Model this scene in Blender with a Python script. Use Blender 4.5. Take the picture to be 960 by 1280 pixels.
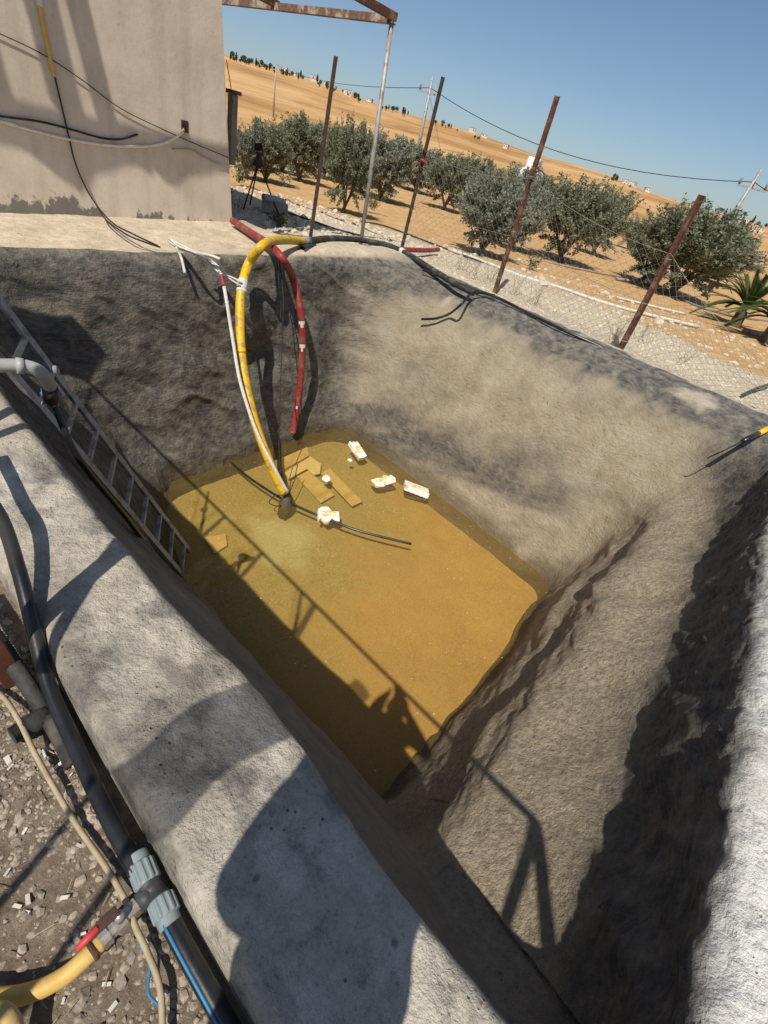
import bpy, bmesh, math, random
import numpy as np
from mathutils import Vector, Matrix, noise as mnoise

for o in list(bpy.data.objects): bpy.data.objects.remove(o)
scene = bpy.context.scene
col = scene.collection
rnd = random.Random(7)
R = math.radians

# ------------------------------------------------------------------ camera
CAM = np.array([0.0, 0.0, 1.35])            # rim top is z = 0, X across the pool, Y along it
F = 606.0                                   # focal length in pixels of a 960 x 1280 frame
_D = np.array([-230, 810, 606.0]); _D /= np.linalg.norm(_D)
_V1 = np.array([-938, -723, 606.0]); _V1 -= _D * (_D @ _V1); _V1 /= np.linalg.norm(_V1)
_V2 = np.cross(_D, _V1)
cam_d = bpy.data.cameras.new("camera"); cam = bpy.data.objects.new("camera", cam_d); col.objects.link(cam)
right = Vector((_V2[0], _V1[0], -_D[0])); down = Vector((_V2[1], _V1[1], -_D[1])); fwd = Vector((_V2[2], _V1[2], -_D[2]))
M3 = Matrix((right, -down, -fwd)).transposed()
cam.matrix_world = Matrix.Translation(Vector(CAM)) @ M3.to_4x4()
cam_d.sensor_fit = 'VERTICAL'; cam_d.sensor_height = 36; cam_d.lens = F / 1280 * 36
cam_d.clip_start = 0.03; cam_d.clip_end = 6000
scene.camera = cam

# ------------------------------------------------------------------ light
SUN = Vector((0.545, 0.228, -0.808)).normalized()      # direction the light travels
world = bpy.data.worlds.new("World"); scene.world = world; world.use_nodes = True
wn = world.node_tree; bg = wn.nodes['Background']
sky = wn.nodes.new('ShaderNodeTexSky'); sky.sky_type = 'NISHITA'; sky.sun_disc = False
sky.sun_elevation = math.asin(-SUN.z); sky.sun_rotation = math.atan2(-SUN.x, -SUN.y)
sky.altitude = 700; sky.air_density = 1.0; sky.dust_density = 1.7; sky.ozone_density = 3.2
wn.links.new(sky.outputs[0], bg.inputs[0]); bg.inputs[1].default_value = 0.094
sl = bpy.data.lights.new("sun", 'SUN'); sl.energy = 5.0; sl.angle = R(0.53); sl.color = (1.0, 0.94, 0.84)
so = bpy.data.objects.new("sun", sl); col.objects.link(so)
so.rotation_euler = SUN.to_track_quat('-Z', 'Y').to_euler(); so.location = (-20, -8, 30)
scene.view_settings.view_transform = 'Standard'; scene.view_settings.look = 'None'
scene.view_settings.exposure = 0.0; scene.view_settings.gamma = 1.0
scene.render.resolution_x = 768; scene.render.resolution_y = 1024
scene.cycles.transparent_max_bounces = 8; scene.cycles.max_bounces = 5; scene.cycles.diffuse_bounces = 3; scene.cycles.glossy_bounces = 2

# ------------------------------------------------------------------ survey helpers: where a sight line meets a plane of the place
def ray(px, py):
    d = np.array([px - 480, py - 640, F]); d /= np.linalg.norm(d)
    return np.array([d @ _V2, d @ _V1, -(d @ _D)])
def onz(px, py, z=0.0):
    r = ray(px, py); return CAM + r * ((z - CAM[2]) / r[2])
def aty(px, py, Y):
    r = ray(px, py); return CAM + r * (Y / r[1])
def atx(px, py, X):
    r = ray(px, py); return CAM + r * (X / r[0])
_a = aty(0, 265, 7.32); _b = aty(290, 277, 7.16)
WP0 = _a[:2]; WP1 = _b[:2]; WZ0, WZ1 = float(_a[2]), float(_b[2])      # foot of the wall (the terrace slopes a little)
WU = (WP1 - WP0) / np.linalg.norm(WP1 - WP0); WN = np.array([-WU[1], WU[0]])   # along wall / into wall
def onwall(px, py, off=0.0):
    r = ray(px, py); t = (WN @ WP0 - off) / (WN @ r[:2]); return CAM + r * t

# ------------------------------------------------------------------ numpy noise
_rs = np.random.RandomState(3); _perm = _rs.permutation(512); _val = _rs.rand(512) * 2 - 1
def vnoise(p):
    p = np.asarray(p, float); i = np.floor(p).astype(int); f = p - i; u = f * f * f * (f * (f * 6 - 15) + 10)
    def h(a, b, c): return _val[(_perm[(_perm[(_perm[a & 511] + b) & 511] + c) & 511])]
    x, y, z = i[..., 0], i[..., 1], i[..., 2]; r = 0
    for dx in (0, 1):
        for dy in (0, 1):
            for dz in (0, 1):
                w = (u[..., 0] if dx else 1 - u[..., 0]) * (u[..., 1] if dy else 1 - u[..., 1]) * (u[..., 2] if dz else 1 - u[..., 2])
                r = r + w * h(x + dx, y + dy, z + dz)
    return r
def fbm(p, octv=4, gain=0.5):
    p = np.asarray(p, float); a = 1.0; s = 0; t = 0
    for k in range(octv):
        s = s + a * vnoise(p * (2 ** k) + 17.3 * k); t += a; a *= gain
    return s / t
def sstep(a, b, x):
    t = np.clip((x - a) / (b - a), 0, 1); return t * t * (3 - 2 * t)

# ------------------------------------------------------------------ materials
def new_mat(name):
    m = bpy.data.materials.new(name); m.use_nodes = True
    return m, m.node_tree.nodes, m.node_tree.links, m.node_tree.nodes['Principled BSDF']
def mottled(name, c1, c2, scale=8.0, rough=0.8, bump=0.2, bscale=None, metal=0.0, spec=0.3, c3=None, detail=8, sss=0, dist=0.01, scale3=None):
    m, N, L, b = new_mat(name)
    tc = N.new('ShaderNodeTexCoord'); n1 = N.new('ShaderNodeTexNoise'); n1.inputs['Scale'].default_value = scale; n1.inputs['Detail'].default_value = detail
    n1.inputs['Roughness'].default_value = 0.65
    L.new(tc.outputs['Object'], n1.inputs['Vector'])
    cr = N.new('ShaderNodeValToRGB'); cr.color_ramp.elements[0].color = (*c1, 1); cr.color_ramp.elements[1].color = (*c2, 1)
    cr.color_ramp.elements[0].position = 0.33; cr.color_ramp.elements[1].position = 0.67
    L.new(n1.outputs['Fac'], cr.inputs['Fac']); out = cr.outputs['Color']
    if c3:
        n3 = N.new('ShaderNodeTexNoise'); n3.inputs['Scale'].default_value = scale3 or scale * 0.35; n3.inputs['Detail'].default_value = 6
        mp = N.new('ShaderNodeMapping'); mp.inputs['Location'].default_value = (3.1, 7.7, 1.3); L.new(tc.outputs['Object'], mp.inputs['Vector']); L.new(mp.outputs[0], n3.inputs['Vector'])
        r3 = N.new('ShaderNodeValToRGB'); r3.color_ramp.elements[0].position = 0.52; r3.color_ramp.elements[1].position = 0.62
        L.new(n3.outputs['Fac'], r3.inputs['Fac'])
        mx = N.new('ShaderNodeMixRGB'); mx.inputs['Color2'].default_value = (*c3, 1); L.new(r3.outputs['Color'], mx.inputs['Fac']); L.new(out, mx.inputs['Color1']); out = mx.outputs[0]
    L.new(out, b.inputs['Base Color'])
    b.inputs['Roughness'].default_value = rough; b.inputs['Metallic'].default_value = metal; b.inputs['Specular IOR Level'].default_value = spec
    if bump:
        n2 = N.new('ShaderNodeTexNoise'); n2.inputs['Scale'].default_value = bscale or scale * 4; n2.inputs['Detail'].default_value = 6
        L.new(tc.outputs['Object'], n2.inputs['Vector'])
        bp = N.new('ShaderNodeBump'); bp.inputs['Strength'].default_value = bump; bp.inputs['Distance'].default_value = dist
        L.new(n2.outputs['Fac'], bp.inputs['Height']); L.new(bp.outputs[0], b.inputs['Normal'])
    return m
M = {}
M['rust'] = mottled('rust', (0.055, 0.028, 0.02), (0.15, 0.065, 0.04), 22, 0.85, 0.3, c3=(0.2, 0.11, 0.07))
M['darkrust'] = mottled('dark_rust', (0.03, 0.02, 0.016), (0.085, 0.05, 0.038), 22, 0.8, 0.3)
M['redsteel'] = mottled('red_oxide_paint', (0.10, 0.03, 0.02), (0.16, 0.06, 0.04), 15, 0.7, 0.2, c3=(0.06, 0.03, 0.025))
M['beam'] = mottled('weathered_beam', (0.13, 0.07, 0.05), (0.24, 0.15, 0.11), 14, 0.8, 0.25, c3=(0.42, 0.36, 0.28))
M['galv'] = mottled('galvanised', (0.28, 0.28, 0.27), (0.42, 0.41, 0.39), 20, 0.55, 0.1, metal=0.25, c3=(0.24, 0.2, 0.16))
M['ladder'] = mottled('aluminium_dull', (0.26, 0.255, 0.24), (0.42, 0.41, 0.38), 25, 0.5, 0.15, metal=0.3, c3=(0.2, 0.185, 0.16))
M['blackpe'] = mottled('black_polyethylene', (0.008, 0.009, 0.010), (0.02, 0.02, 0.021), 12, 0.30, 0.06, spec=0.5, c3=(0.035, 0.032, 0.028))
M['blackdusty'] = mottled('dusty_black_rubber', (0.02, 0.02, 0.02), (0.055, 0.053, 0.048), 16, 0.7, 0.3, c3=(0.10, 0.09, 0.075))
M['cable'] = mottled('black_cable', (0.012, 0.012, 0.012), (0.03, 0.03, 0.03), 20, 0.6, 0)
M['yellow'] = mottled('yellow_pvc', (0.60, 0.36, 0.012), (0.72, 0.45, 0.02), 9, 0.42, 0.25, spec=0.4, c3=(0.40, 0.26, 0.05), scale3=11)
M['ochre'] = mottled('dusty_yellow_hose', (0.52, 0.33, 0.08), (0.64, 0.44, 0.14), 14, 0.5, 0.15, c3=(0.44, 0.31, 0.13))
M['redhose'] = mottled('red_pvc', (0.20, 0.022, 0.022), (0.30, 0.045, 0.04), 12, 0.5, 0.25, c3=(0.22, 0.10, 0.075), scale3=9)
M['tanhose'] = mottled('tan_hose', (0.30, 0.23, 0.14), (0.43, 0.35, 0.23), 20, 0.65, 0.1)
M['white'] = mottled('white_plastic', (0.48, 0.45, 0.39), (0.64, 0.61, 0.54), 12, 0.55, 0.05)
M['cream'] = mottled('cream_hose', (0.60, 0.54, 0.42), (0.74, 0.68, 0.55), 20, 0.6, 0.05)
M['strap'] = mottled('dirty_white_strap', (0.5, 0.46, 0.40), (0.7, 0.66, 0.58), 30, 0.85, 0.3)
M['foam'] = mottled('polystyrene', (0.74, 0.72, 0.62), (0.82, 0.80, 0.72), 12, 0.8, 0.3, bscale=120, dist=0.003, c3=(0.50, 0.44, 0.28), scale3=9)
M['yellowmark'] = mottled('yellow_stain', (0.62, 0.48, 0.10), (0.7, 0.55, 0.16), 12, 0.8, 0)
M['greypvc'] = mottled('grey_pvc', (0.27, 0.27, 0.255), (0.38, 0.38, 0.355), 12, 0.45, 0.05, c3=(0.33, 0.31, 0.27))
M['fitting'] = mottled('blue_grey_fitting', (0.17, 0.215, 0.22), (0.24, 0.285, 0.285), 14, 0.5, 0.05, c3=(0.24, 0.27, 0.25))
M['teebody'] = mottled('dark_tee', (0.035, 0.037, 0.04), (0.07, 0.07, 0.068), 14, 0.5, 0.05)
M['blue'] = mottled('blue_stripe', (0.03, 0.16, 0.32), (0.05, 0.22, 0.4), 14, 0.4, 0)
M['collar'] = mottled('blue_grey_collar', (0.05, 0.11, 0.15), (0.10, 0.17, 0.21), 14, 0.5, 0.05, c3=(0.25, 0.27, 0.26))
M['steel'] = mottled('nickel_valve', (0.36, 0.34, 0.30), (0.52, 0.50, 0.46), 25, 0.4, 0.1, metal=0.6, c3=(0.33, 0.25, 0.17))
M['redgrip'] = mottled('red_grip', (0.42, 0.03, 0.035), (0.52, 0.06, 0.06), 14, 0.45, 0.05)
M['board'] = mottled('wet_board', (0.55, 0.41, 0.18), (0.68, 0.53, 0.26), 7, 0.7, 0.1, c3=(0.44, 0.30, 0.12))
M['board2'] = mottled('pale_board', (0.68, 0.56, 0.30), (0.78, 0.66, 0.40), 7, 0.7, 0.1)
M['block'] = mottled('concrete_block', (0.26, 0.23, 0.19), (0.36, 0.32, 0.27), 10, 0.9, 0.5)
M['pump'] = mottled('rusty_pump', (0.05, 0.04, 0.025), (0.12, 0.09, 0.05), 15, 0.7, 0.3)
M['bark'] = mottled('olive_bark', (0.07, 0.055, 0.04), (0.15, 0.12, 0.09), 14, 0.95, 0.5)
M['wood'] = mottled('grey_wood', (0.24, 0.19, 0.14), (0.38, 0.31, 0.23), 10, 0.9, 0.3)
M['drystem'] = mottled('dry_stem', (0.16, 0.13, 0.08), (0.28, 0.23, 0.14), 20, 0.9, 0)
M['wire'] = mottled('fence_wire', (0.22, 0.21, 0.19), (0.34, 0.33, 0.30), 20, 0.6, 0, metal=0.2)
M['skin'] = mottled('skin', (0.34, 0.2, 0.14), (0.38, 0.23, 0.16), 8, 0.6, 0)
M['shirt'] = mottled('blue_shirt', (0.05, 0.07, 0.12), (0.07, 0.09, 0.15), 30, 0.9, 0.2)
M['trouser'] = mottled('dark_trousers', (0.03, 0.03, 0.035), (0.05, 0.05, 0.05), 30, 0.9, 0.2)
M['hair'] = mottled('dark_hair', (0.012, 0.01, 0.008), (0.03, 0.025, 0.02), 40, 0.7, 0.3)
M['boxgrey'] = mottled('weathered_box', (0.16, 0.145, 0.12), (0.25, 0.22, 0.185), 12, 0.85, 0.2)
M['pebble'] = mottled('limestone_chips', (0.14, 0.115, 0.09), (0.44, 0.37, 0.29), 30, 0.95, 0.3, bscale=90, dist=0.003)
M['pebblepale'] = mottled('pale_chips', (0.5, 0.47, 0.41), (0.64, 0.60, 0.53), 14, 0.9, 0.2)
M['palegravel'] = mottled('pale_gravel_stones', (0.42, 0.35, 0.25), (0.62, 0.54, 0.41), 6, 0.95, 0.3)
M['house'] = mottled('pale_render', (0.55, 0.52, 0.47), (0.68, 0.65, 0.60), 0.2, 0.9, 0)
M['window'] = mottled('dark_glass', (0.03, 0.035, 0.04), (0.06, 0.065, 0.07), 0.2, 0.3, 0)
M['fartree'] = mottled('far_foliage', (0.035, 0.045, 0.022), (0.07, 0.08, 0.04), 0.8, 0.9, 0)
M['tank'] = mottled('white_tank', (0.70, 0.70, 0.70), (0.78, 0.78, 0.78), 3, 0.5, 0)

def leaf_mat(name, c1, c2):
    m, N, L, b = new_mat(name)
    tc = N.new('ShaderNodeTexCoord'); n = N.new('ShaderNodeTexNoise'); n.inputs['Scale'].default_value = 2.2; n.inputs['Detail'].default_value = 6; n.inputs['Roughness'].default_value = 0.8
    L.new(tc.outputs['Object'], n.inputs['Vector'])
    cr = N.new('ShaderNodeValToRGB'); cr.color_ramp.elements[0].color = (*c1, 1); cr.color_ramp.elements[1].color = (*c2, 1)
    cr.color_ramp.elements[0].position = 0.36; cr.color_ramp.elements[1].position = 0.64
    L.new(n.outputs['Fac'], cr.inputs['Fac']); L.new(cr.outputs['Color'], b.inputs['Base Color'])
    b.inputs['Roughness'].default_value = 0.55; b.inputs['Specular IOR Level'].default_value = 0.3
    tr = N.new('ShaderNodeBsdfTranslucent'); L.new(cr.outputs['Color'], tr.inputs['Color'])
    mx = N.new('ShaderNodeMixShader'); mx.inputs[0].default_value = 0.42
    L.new(b.outputs[0], mx.inputs[1]); L.new(tr.outputs[0], mx.inputs[2]); L.new(mx.outputs[0], N['Material Output'].inputs['Surface'])
    return m
M['olive'] = leaf_mat('olive_leaf', (0.14, 0.155, 0.085), (0.34, 0.355, 0.24))
M['olive2'] = leaf_mat('grey_olive_leaf', (0.19, 0.20, 0.145), (0.38, 0.39, 0.30))
M['palm'] = leaf_mat('palm_leaf', (0.05, 0.085, 0.02), (0.12, 0.16, 0.05))
M['weed'] = leaf_mat('weed_leaf', (0.06, 0.085, 0.03), (0.14, 0.15, 0.07))

# ------------------------------------------------------------------ mesh helpers
def link(name, verts, faces, mat, parent=None, smooth=True):
    me = bpy.data.meshes.new(name); me.from_pydata([tuple(map(float, v)) for v in verts], [], [tuple(map(int, f)) for f in faces])
    if smooth: me.polygons.foreach_set('use_smooth', [True] * len(me.polygons))
    if mat is not None: me.materials.append(mat)
    o = bpy.data.objects.new(name, me); col.objects.link(o)
    if parent: o.parent = parent
    return o
def tag(o, label, cat, group=None, kind=None):
    o['label'] = label
    if cat: o['category'] = cat
    if group: o['group'] = group
    if kind: o['kind'] = kind
    return o
def empty(name, loc, label=None, cat=None, group=None):
    o = bpy.data.objects.new(name, None); col.objects.link(o); o.location = tuple(map(float, loc)); o.empty_display_size = 0.1
    if label: tag(o, label, cat, group)
    return o
class MB:
    def __init__(s): s.v = []; s.f = []
    def add(s, v, f):
        k = len(s.v); s.v += [np.array(a, float) for a in v]; s.f += [tuple(k + i for i in q) for q in f]; return s
    def box(s, c, d, rot=None, jitter=0):
        h = np.array(d) / 2.0; v = [np.array([x, y, z]) * h for x in (-1, 1) for y in (-1, 1) for z in (-1, 1)]
        if jitter: v = [a + np.array([rnd.uniform(-1, 1) for _ in range(3)]) * jitter for a in v]
        if rot is not None: v = [np.array(rot) @ a for a in v]
        return s.add([a + np.array(c) for a in v], [(0, 1, 3, 2), (4, 6, 7, 5), (0, 4, 5, 1), (2, 3, 7, 6), (0, 2, 6, 4), (1, 5, 7, 3)])
    def bar(s, a, b, w, h=None, up=(0, 0, 1)):
        a = np.array(a, float); b = np.array(b, float); h = h or w; t = b - a; t /= np.linalg.norm(t)
        u = np.cross(t, up); u = u if np.linalg.norm(u) > 1e-3 else np.cross(t, (1, 0, 0)); u /= np.linalg.norm(u); q = np.cross(u, t)
        v = [p + u * (i * w / 2) + q * (j * h / 2) for p in (a, b) for (i, j) in ((-1, -1), (1, -1), (1, 1), (-1, 1))]
        return s.add(v, [(3, 2, 1, 0), (4, 5, 6, 7), (0, 1, 5, 4), (1, 2, 6, 5), (2, 3, 7, 6), (3, 0, 4, 7)])
    def angle(s, a, b, w=0.05, t=0.006, yaw=0):
        # L-section profile along a-b
        a = np.array(a, float); b = np.array(b, float); d = b - a; d /= np.linalg.norm(d)
        ref = np.array([math.cos(yaw), math.sin(yaw), 0.0]) if abs(d[2]) > 0.7 else np.array([0, 0, 1.0])
        u = np.cross(d, ref); u /= np.linalg.norm(u); q = np.cross(u, d)
        prof = [(0, 0), (w, 0), (w, t), (t, t), (t, w), (0, w)]
        v = [p + u * (i - w / 2) + q * (j - w / 2) for p in (a, b) for i, j in prof]; n = 6
        f = [(i, (i + 1) % n, n + (i + 1) % n, n + i) for i in range(n)] + [tuple(range(n))[::-1], tuple(range(n, 2 * n))]
        return s.add(v, f)
    def tube(s, pts, r, n=12, cap=True, hollow=False):
        v, f = tube_geo(pts, r, n, cap, hollow); return s.add(v, f)
    def build(s, name, mat, parent=None, smooth=False, bevel=0):
        o = link(name, s.v, s.f, mat, parent, smooth)
        if bevel:
            md = o.modifiers.new('bevel', 'BEVEL'); md.width = bevel; md.segments = 2; md.limit_method = 'ANGLE'
        return o
def catmull(P, per=8):
    P = np.array(P, float)
    if len(P) < 3: return P
    A = np.vstack([2 * P[0] - P[1], P, 2 * P[-1] - P[-2]]); out = []
    for i in range(1, len(A) - 2):
        p0, p1, p2, p3 = A[i - 1:i + 3]
        for k in range(per):
            t = k / per; out.append(0.5 * (2 * p1 + (p2 - p0) * t + (2 * p0 - 5 * p1 + 4 * p2 - p3) * t * t + (3 * p1 - p0 - 3 * p2 + p3) * t ** 3))
    out.append(P[-1]); return np.array(out)
def tube_geo(P, r, n=12, cap=True, hollow=False):
    P = np.array(P, float); m = len(P); T = np.gradient(P, axis=0); T /= np.linalg.norm(T, axis=1)[:, None] + 1e-12
    ref = np.array([0, 0, 1.0]) if abs(T[0][2]) < 0.9 else np.array([1.0, 0, 0]); U = np.cross(T[0], ref); U /= np.linalg.norm(U)
    rr = np.full(m, r) if np.isscalar(r) else np.asarray(r, float); V = []
    for i in range(m):
        U = U - T[i] * (U @ T[i]); U /= np.linalg.norm(U); W = np.cross(T[i], U)
        for k in range(n):
            a = 2 * math.pi * k / n; V.append(P[i] + rr[i] * (math.cos(a) * U + math.sin(a) * W))
    Fc = [(i * n + k, i * n + (k + 1) % n, (i + 1) * n + (k + 1) % n, (i + 1) * n + k) for i in range(m - 1) for k in range(n)]
    if hollow:   # open mouths: a short inner sleeve at both ends
        for e, sgn in ((0, 1), (m - 1, -1)):
            base = len(V); c = P[e]
            for q, dep in ((0.82, 0), (0.82, 3.0)):
                for k in range(n): V.append(c + (V[e * n + k] - c) * q + T[e] * sgn * dep * rr[e])
            for k in range(n):
                k2 = (k + 1) % n
                Fc += [(e * n + k2, e * n + k, base + k, base + k2), (base + k2, base + k, base + n + k, base + n + k2)]
            Fc.append(tuple(base + n + k for k in range(n)))
    elif cap:
        Fc += [tuple(range(n))[::-1], tuple((m - 1) * n + k for k in range(n))]
    return V, Fc
def tube(name, pts, r, mat, parent=None, per=8, n=12, hollow=False):
    P = catmull(pts, per); v, f = tube_geo(P, r, n, True, hollow); return link(name, v, f, mat, parent, True)
def wob(pts, amp, seed=0):
    g = random.Random(seed); return [np.array(p) + np.array([g.uniform(-amp, amp) for _ in range(3)]) for p in pts]

# =================================================================== TERRAIN
GZ = -0.13
RID_AZ = np.array([-200, -60, 0, 8.9, 12.7, 18.6, 22.9, 29.3, 37.3, 45.3, 51.7, 58, 75, 110, 160])
RID_EL = np.array([1.2, 1.6, 1.95, 2.0, 2.0, 2.26, 2.6, 2.65, 3.0, 3.05, 3.3, 3.2, 3.0, 2.2, 1.2])
HILL_R = 620.0
def ground_z(x, y):
    x = np.asarray(x, float); y = np.asarray(y, float); r = np.hypot(x, y); az = np.degrees(np.arctan2(y, x))
    e = np.interp(az, RID_AZ, RID_EL); top = 1.35 + HILL_R * np.tan(np.radians(e))
    z = GZ - 0.20 * sstep(8, 20, r)
    base = -0.33
    up = sstep(45, HILL_R * 1.08, r) ; dn = 1 - 0.6 * sstep(HILL_R * 1.05, 1500, r)
    rough = fbm(np.stack([x / 60, y / 60, x * 0], -1), 4) * 2.0 * sstep(60, 200, r)
    z = z + (top - base) * up * dn + rough
    near = fbm(np.stack([x * 1.3, y * 1.3, x * 0 + 5], -1), 3) * 0.03 + fbm(np.stack([x * 9, y * 9, x * 0 + 9], -1), 3) * 0.010
    return z + near * (1 - sstep(30, 60, r))
def build_ground():
    X0, X1, Y0, Y1 = 0.3, 6.9, -1.3, 5.9
    offs = [0]
    d = 0.03
    while offs[-1] < 1800: offs.append(offs[-1] + d); d *= 1.055 if offs[-1] < 60 else 1.12
    n = 150; per = []
    for i in range(n * 4):
        s, t = divmod(i, n); t /= n
        if s == 0: p = (X0 + (X1 - X0) * t, Y0)
        elif s == 1: p = (X1, Y0 + (Y1 - Y0) * t)
        elif s == 2: p = (X1 - (X1 - X0) * t, Y1)
        else: p = (X0, Y1 - (Y1 - Y0) * t)
        per.append(p)
    per = np.array(per); c = np.array([(X0 + X1) / 2, (Y0 + Y1) / 2]); dr = (per - c)
    dr = dr / np.linalg.norm(dr, axis=1)[:, None]; m = len(per)
    V = []
    for o in offs:
        P = per + dr * o; V.append(np.column_stack([P, ground_z(P[:, 0], P[:, 1])]))
    V[0][:, 2] -= 0.4
    for a in V: a[:, 2] -= 0.35 * sstep(0.2, 0.35, a[:, 0]) * (1 - sstep(4.7, 4.9, a[:, 0])) * sstep(5.0, 5.4, a[:, 1]) * (1 - sstep(8.2, 8.5, a[:, 1]))
    V = np.vstack(V); Fc = []
    for k in range(len(offs) - 1):
        for i in range(m):
            j = (i + 1) % m; Fc.append((k * m + i, k * m + j, (k + 1) * m + j, (k + 1) * m + i))
    m_, N, L, b = new_mat('ground_soil')
    tc = N.new('ShaderNodeTexCoord'); 
    def nz(sc, det=8, rg=0.6):
        q = N.new('ShaderNodeTexNoise'); q.inputs['Scale'].default_value = sc; q.inputs['Detail'].default_value = det; q.inputs['Roughness'].default_value = rg; L.new(tc.outputs['Object'], q.inputs['Vector']); return q
    def ramp(src, stops):
        q = N.new('ShaderNodeValToRGB'); e = q.color_ramp.elements
        while len(e) < len(stops): e.new(0.5)
        for k, (p, c_) in enumerate(stops): e[k].position = p; e[k].color = (*c_, 1)
        L.new(src, q.inputs['Fac']); return q.outputs['Color']
    def mix(f, a, c_):
        q = N.new('ShaderNodeMixRGB'); L.new(f, q.inputs['Fac']); L.new(a, q.inputs['Color1']); L.new(c_, q.inputs['Color2']); return q.outputs[0]
    at = N.new('ShaderNodeAttribute'); at.attribute_name = 'zone'
    sep = N.new('ShaderNodeSeparateColor'); L.new(at.outputs['Color'], sep.inputs[0])
    soil = ramp(nz(2.5).outputs['Fac'], [(0.3, (0.40, 0.235, 0.095)), (0.5, (0.50, 0.31, 0.14)), (0.7, (0.56, 0.39, 0.21))])
    grav = ramp(nz(45, 4, 0.8).outputs['Fac'], [(0.34, (0.22, 0.18, 0.12)), (0.46, (0.48, 0.41, 0.30)), (0.68, (0.64, 0.56, 0.44))])
    dirt = ramp(nz(22, 8, 0.75).outputs['Fac'], [(0.32, (0.12, 0.09, 0.068)), (0.5, (0.23, 0.18, 0.13)), (0.7, (0.37, 0.30, 0.225))])
    field = ramp(nz(0.012, 9, 0.62).outputs['Fac'], [(0.36, (0.34, 0.19, 0.075)), (0.48, (0.47, 0.28, 0.12)), (0.55, (0.54, 0.345, 0.165)), (0.66, (0.38, 0.225, 0.095))])
    mpf = N.new('ShaderNodeMapping'); mpf.inputs['Scale'].default_value = (0.05, 0.16, 0.3); mpf.inputs['Rotation'].default_value = (0, 0, 0.7); L.new(tc.outputs['Object'], mpf.inputs['Vector'])
    qf = N.new('ShaderNodeTexNoise'); qf.inputs['Scale'].default_value = 0.6; qf.inputs['Detail'].default_value = 9; qf.inputs['Roughness'].default_value = 0.75; L.new(mpf.outputs[0], qf.inputs['Vector'])
    mf = N.new('ShaderNodeMixRGB'); mf.blend_type = 'MULTIPLY'; mf.inputs[0].default_value = 1.0; L.new(field, mf.inputs[1]); L.new(ramp(qf.outputs['Fac'], [(0.34, (0.66, 0.62, 0.55)), (0.46, (0.98, 0.97, 0.95)), (0.6, (1.06, 1.06, 1.06)), (0.7, (0.84, 0.82, 0.78))]), mf.inputs[2]); field = mf.outputs[0]
    c_ = mix(sep.outputs[0], soil, grav); c_ = mix(sep.outputs[1], c_, dirt); c_ = mix(sep.outputs[2], c_, field)
    L.new(c_, b.inputs['Base Color']); b.inputs['Roughness'].default_value = 0.95; b.inputs['Specular IOR Level'].default_value = 0.1
    bp = N.new('ShaderNodeBump'); bp.inputs['Strength'].default_value = 0.9; bp.inputs['Distance'].default_value = 0.02
    L.new(nz(38, 8, 0.75).outputs['Fac'], bp.inputs['Height']); L.new(bp.outputs[0], b.inputs['Normal'])
    o = link('ground', V, Fc, m_); o['kind'] = 'structure'
    x, y = V[:, 0], V[:, 1]; r = np.hypot(x, y)
    wv = fbm(np.stack([x * 0.9, y * 0.9, x * 0], -1), 3)
    edge = 9.9 - 0.32 * (y - 1) * 0.0 + wv * 0.6
    grv = (1 - sstep(edge - 0.35, edge + 0.35, x)) * sstep(0.2, 3, x)
    back = 1 - sstep(10.0, 12.5, np.hypot(x - 5, (y - 6)) + wv * 1.5 + 4.5)
    z = np.column_stack([np.clip(np.maximum(grv * (y < 9), back * (x > 4)), 0, 1), 1 - sstep(0.1, 1.2, x + 0 * y), sstep(50, 75, r + wv * 8), np.ones_like(x)])
    a = o.data.color_attributes.new('zone', 'FLOAT_COLOR', 'POINT'); a.data.foreach_set('color', z.astype(np.float32).ravel())
    return o
build_ground()

# =================================================================== POOL BASIN
def pchip(xk, yk, x):
    xk = np.array(xk, float); yk = np.array(yk, float); h = np.diff(xk); dl = np.diff(yk) / h; d = np.zeros(len(xk))
    for i in range(1, len(xk) - 1):
        if dl[i - 1] * dl[i] > 0:
            w1 = 2 * h[i] + h[i - 1]; w2 = h[i] + 2 * h[i - 1]; d[i] = (w1 + w2) / (w1 / dl[i - 1] + w2 / dl[i])
    d[0] = dl[0]; d[-1] = dl[-1]
    i = np.clip(np.searchsorted(xk, x) - 1, 0, len(h) - 1); t = (x - xk[i]) / h[i]
    return ((1 + 2 * t) * (1 - t) ** 2) * yk[i] + t * (1 - t) ** 2 * h[i] * d[i] + t * t * (3 - 2 * t) * yk[i + 1] + t * t * (t - 1) * h[i] * d[i + 1]
WATER = -2.40; FLOOR = -2.60
KT = [0, 1, 2, 3, 4, 5, 6, 7, 8, 9, 10, 11]
LX = [0.158, 0.162, 0.195, 0.33, 0.485, 0.54, 0.585, 0.79, 1.06, 1.36, 1.68, 1.76]
LZ = [-0.35, -0.06, -0.008, 0.004, 0.004, -0.05, -0.2, -0.6, -1.1, -1.7, -2.40, -2.66]
RX = [7.40, 7.32, 7.20, 7.0, 6.75, 6.42, 6.16, 5.92, 5.72, 5.50, 5.30, 5.22]
RZ = [-0.5, -0.14, -0.05, 0.0, -0.01, -0.07, -0.24, -0.65, -1.15, -1.75, -2.40, -2.66]
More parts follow.
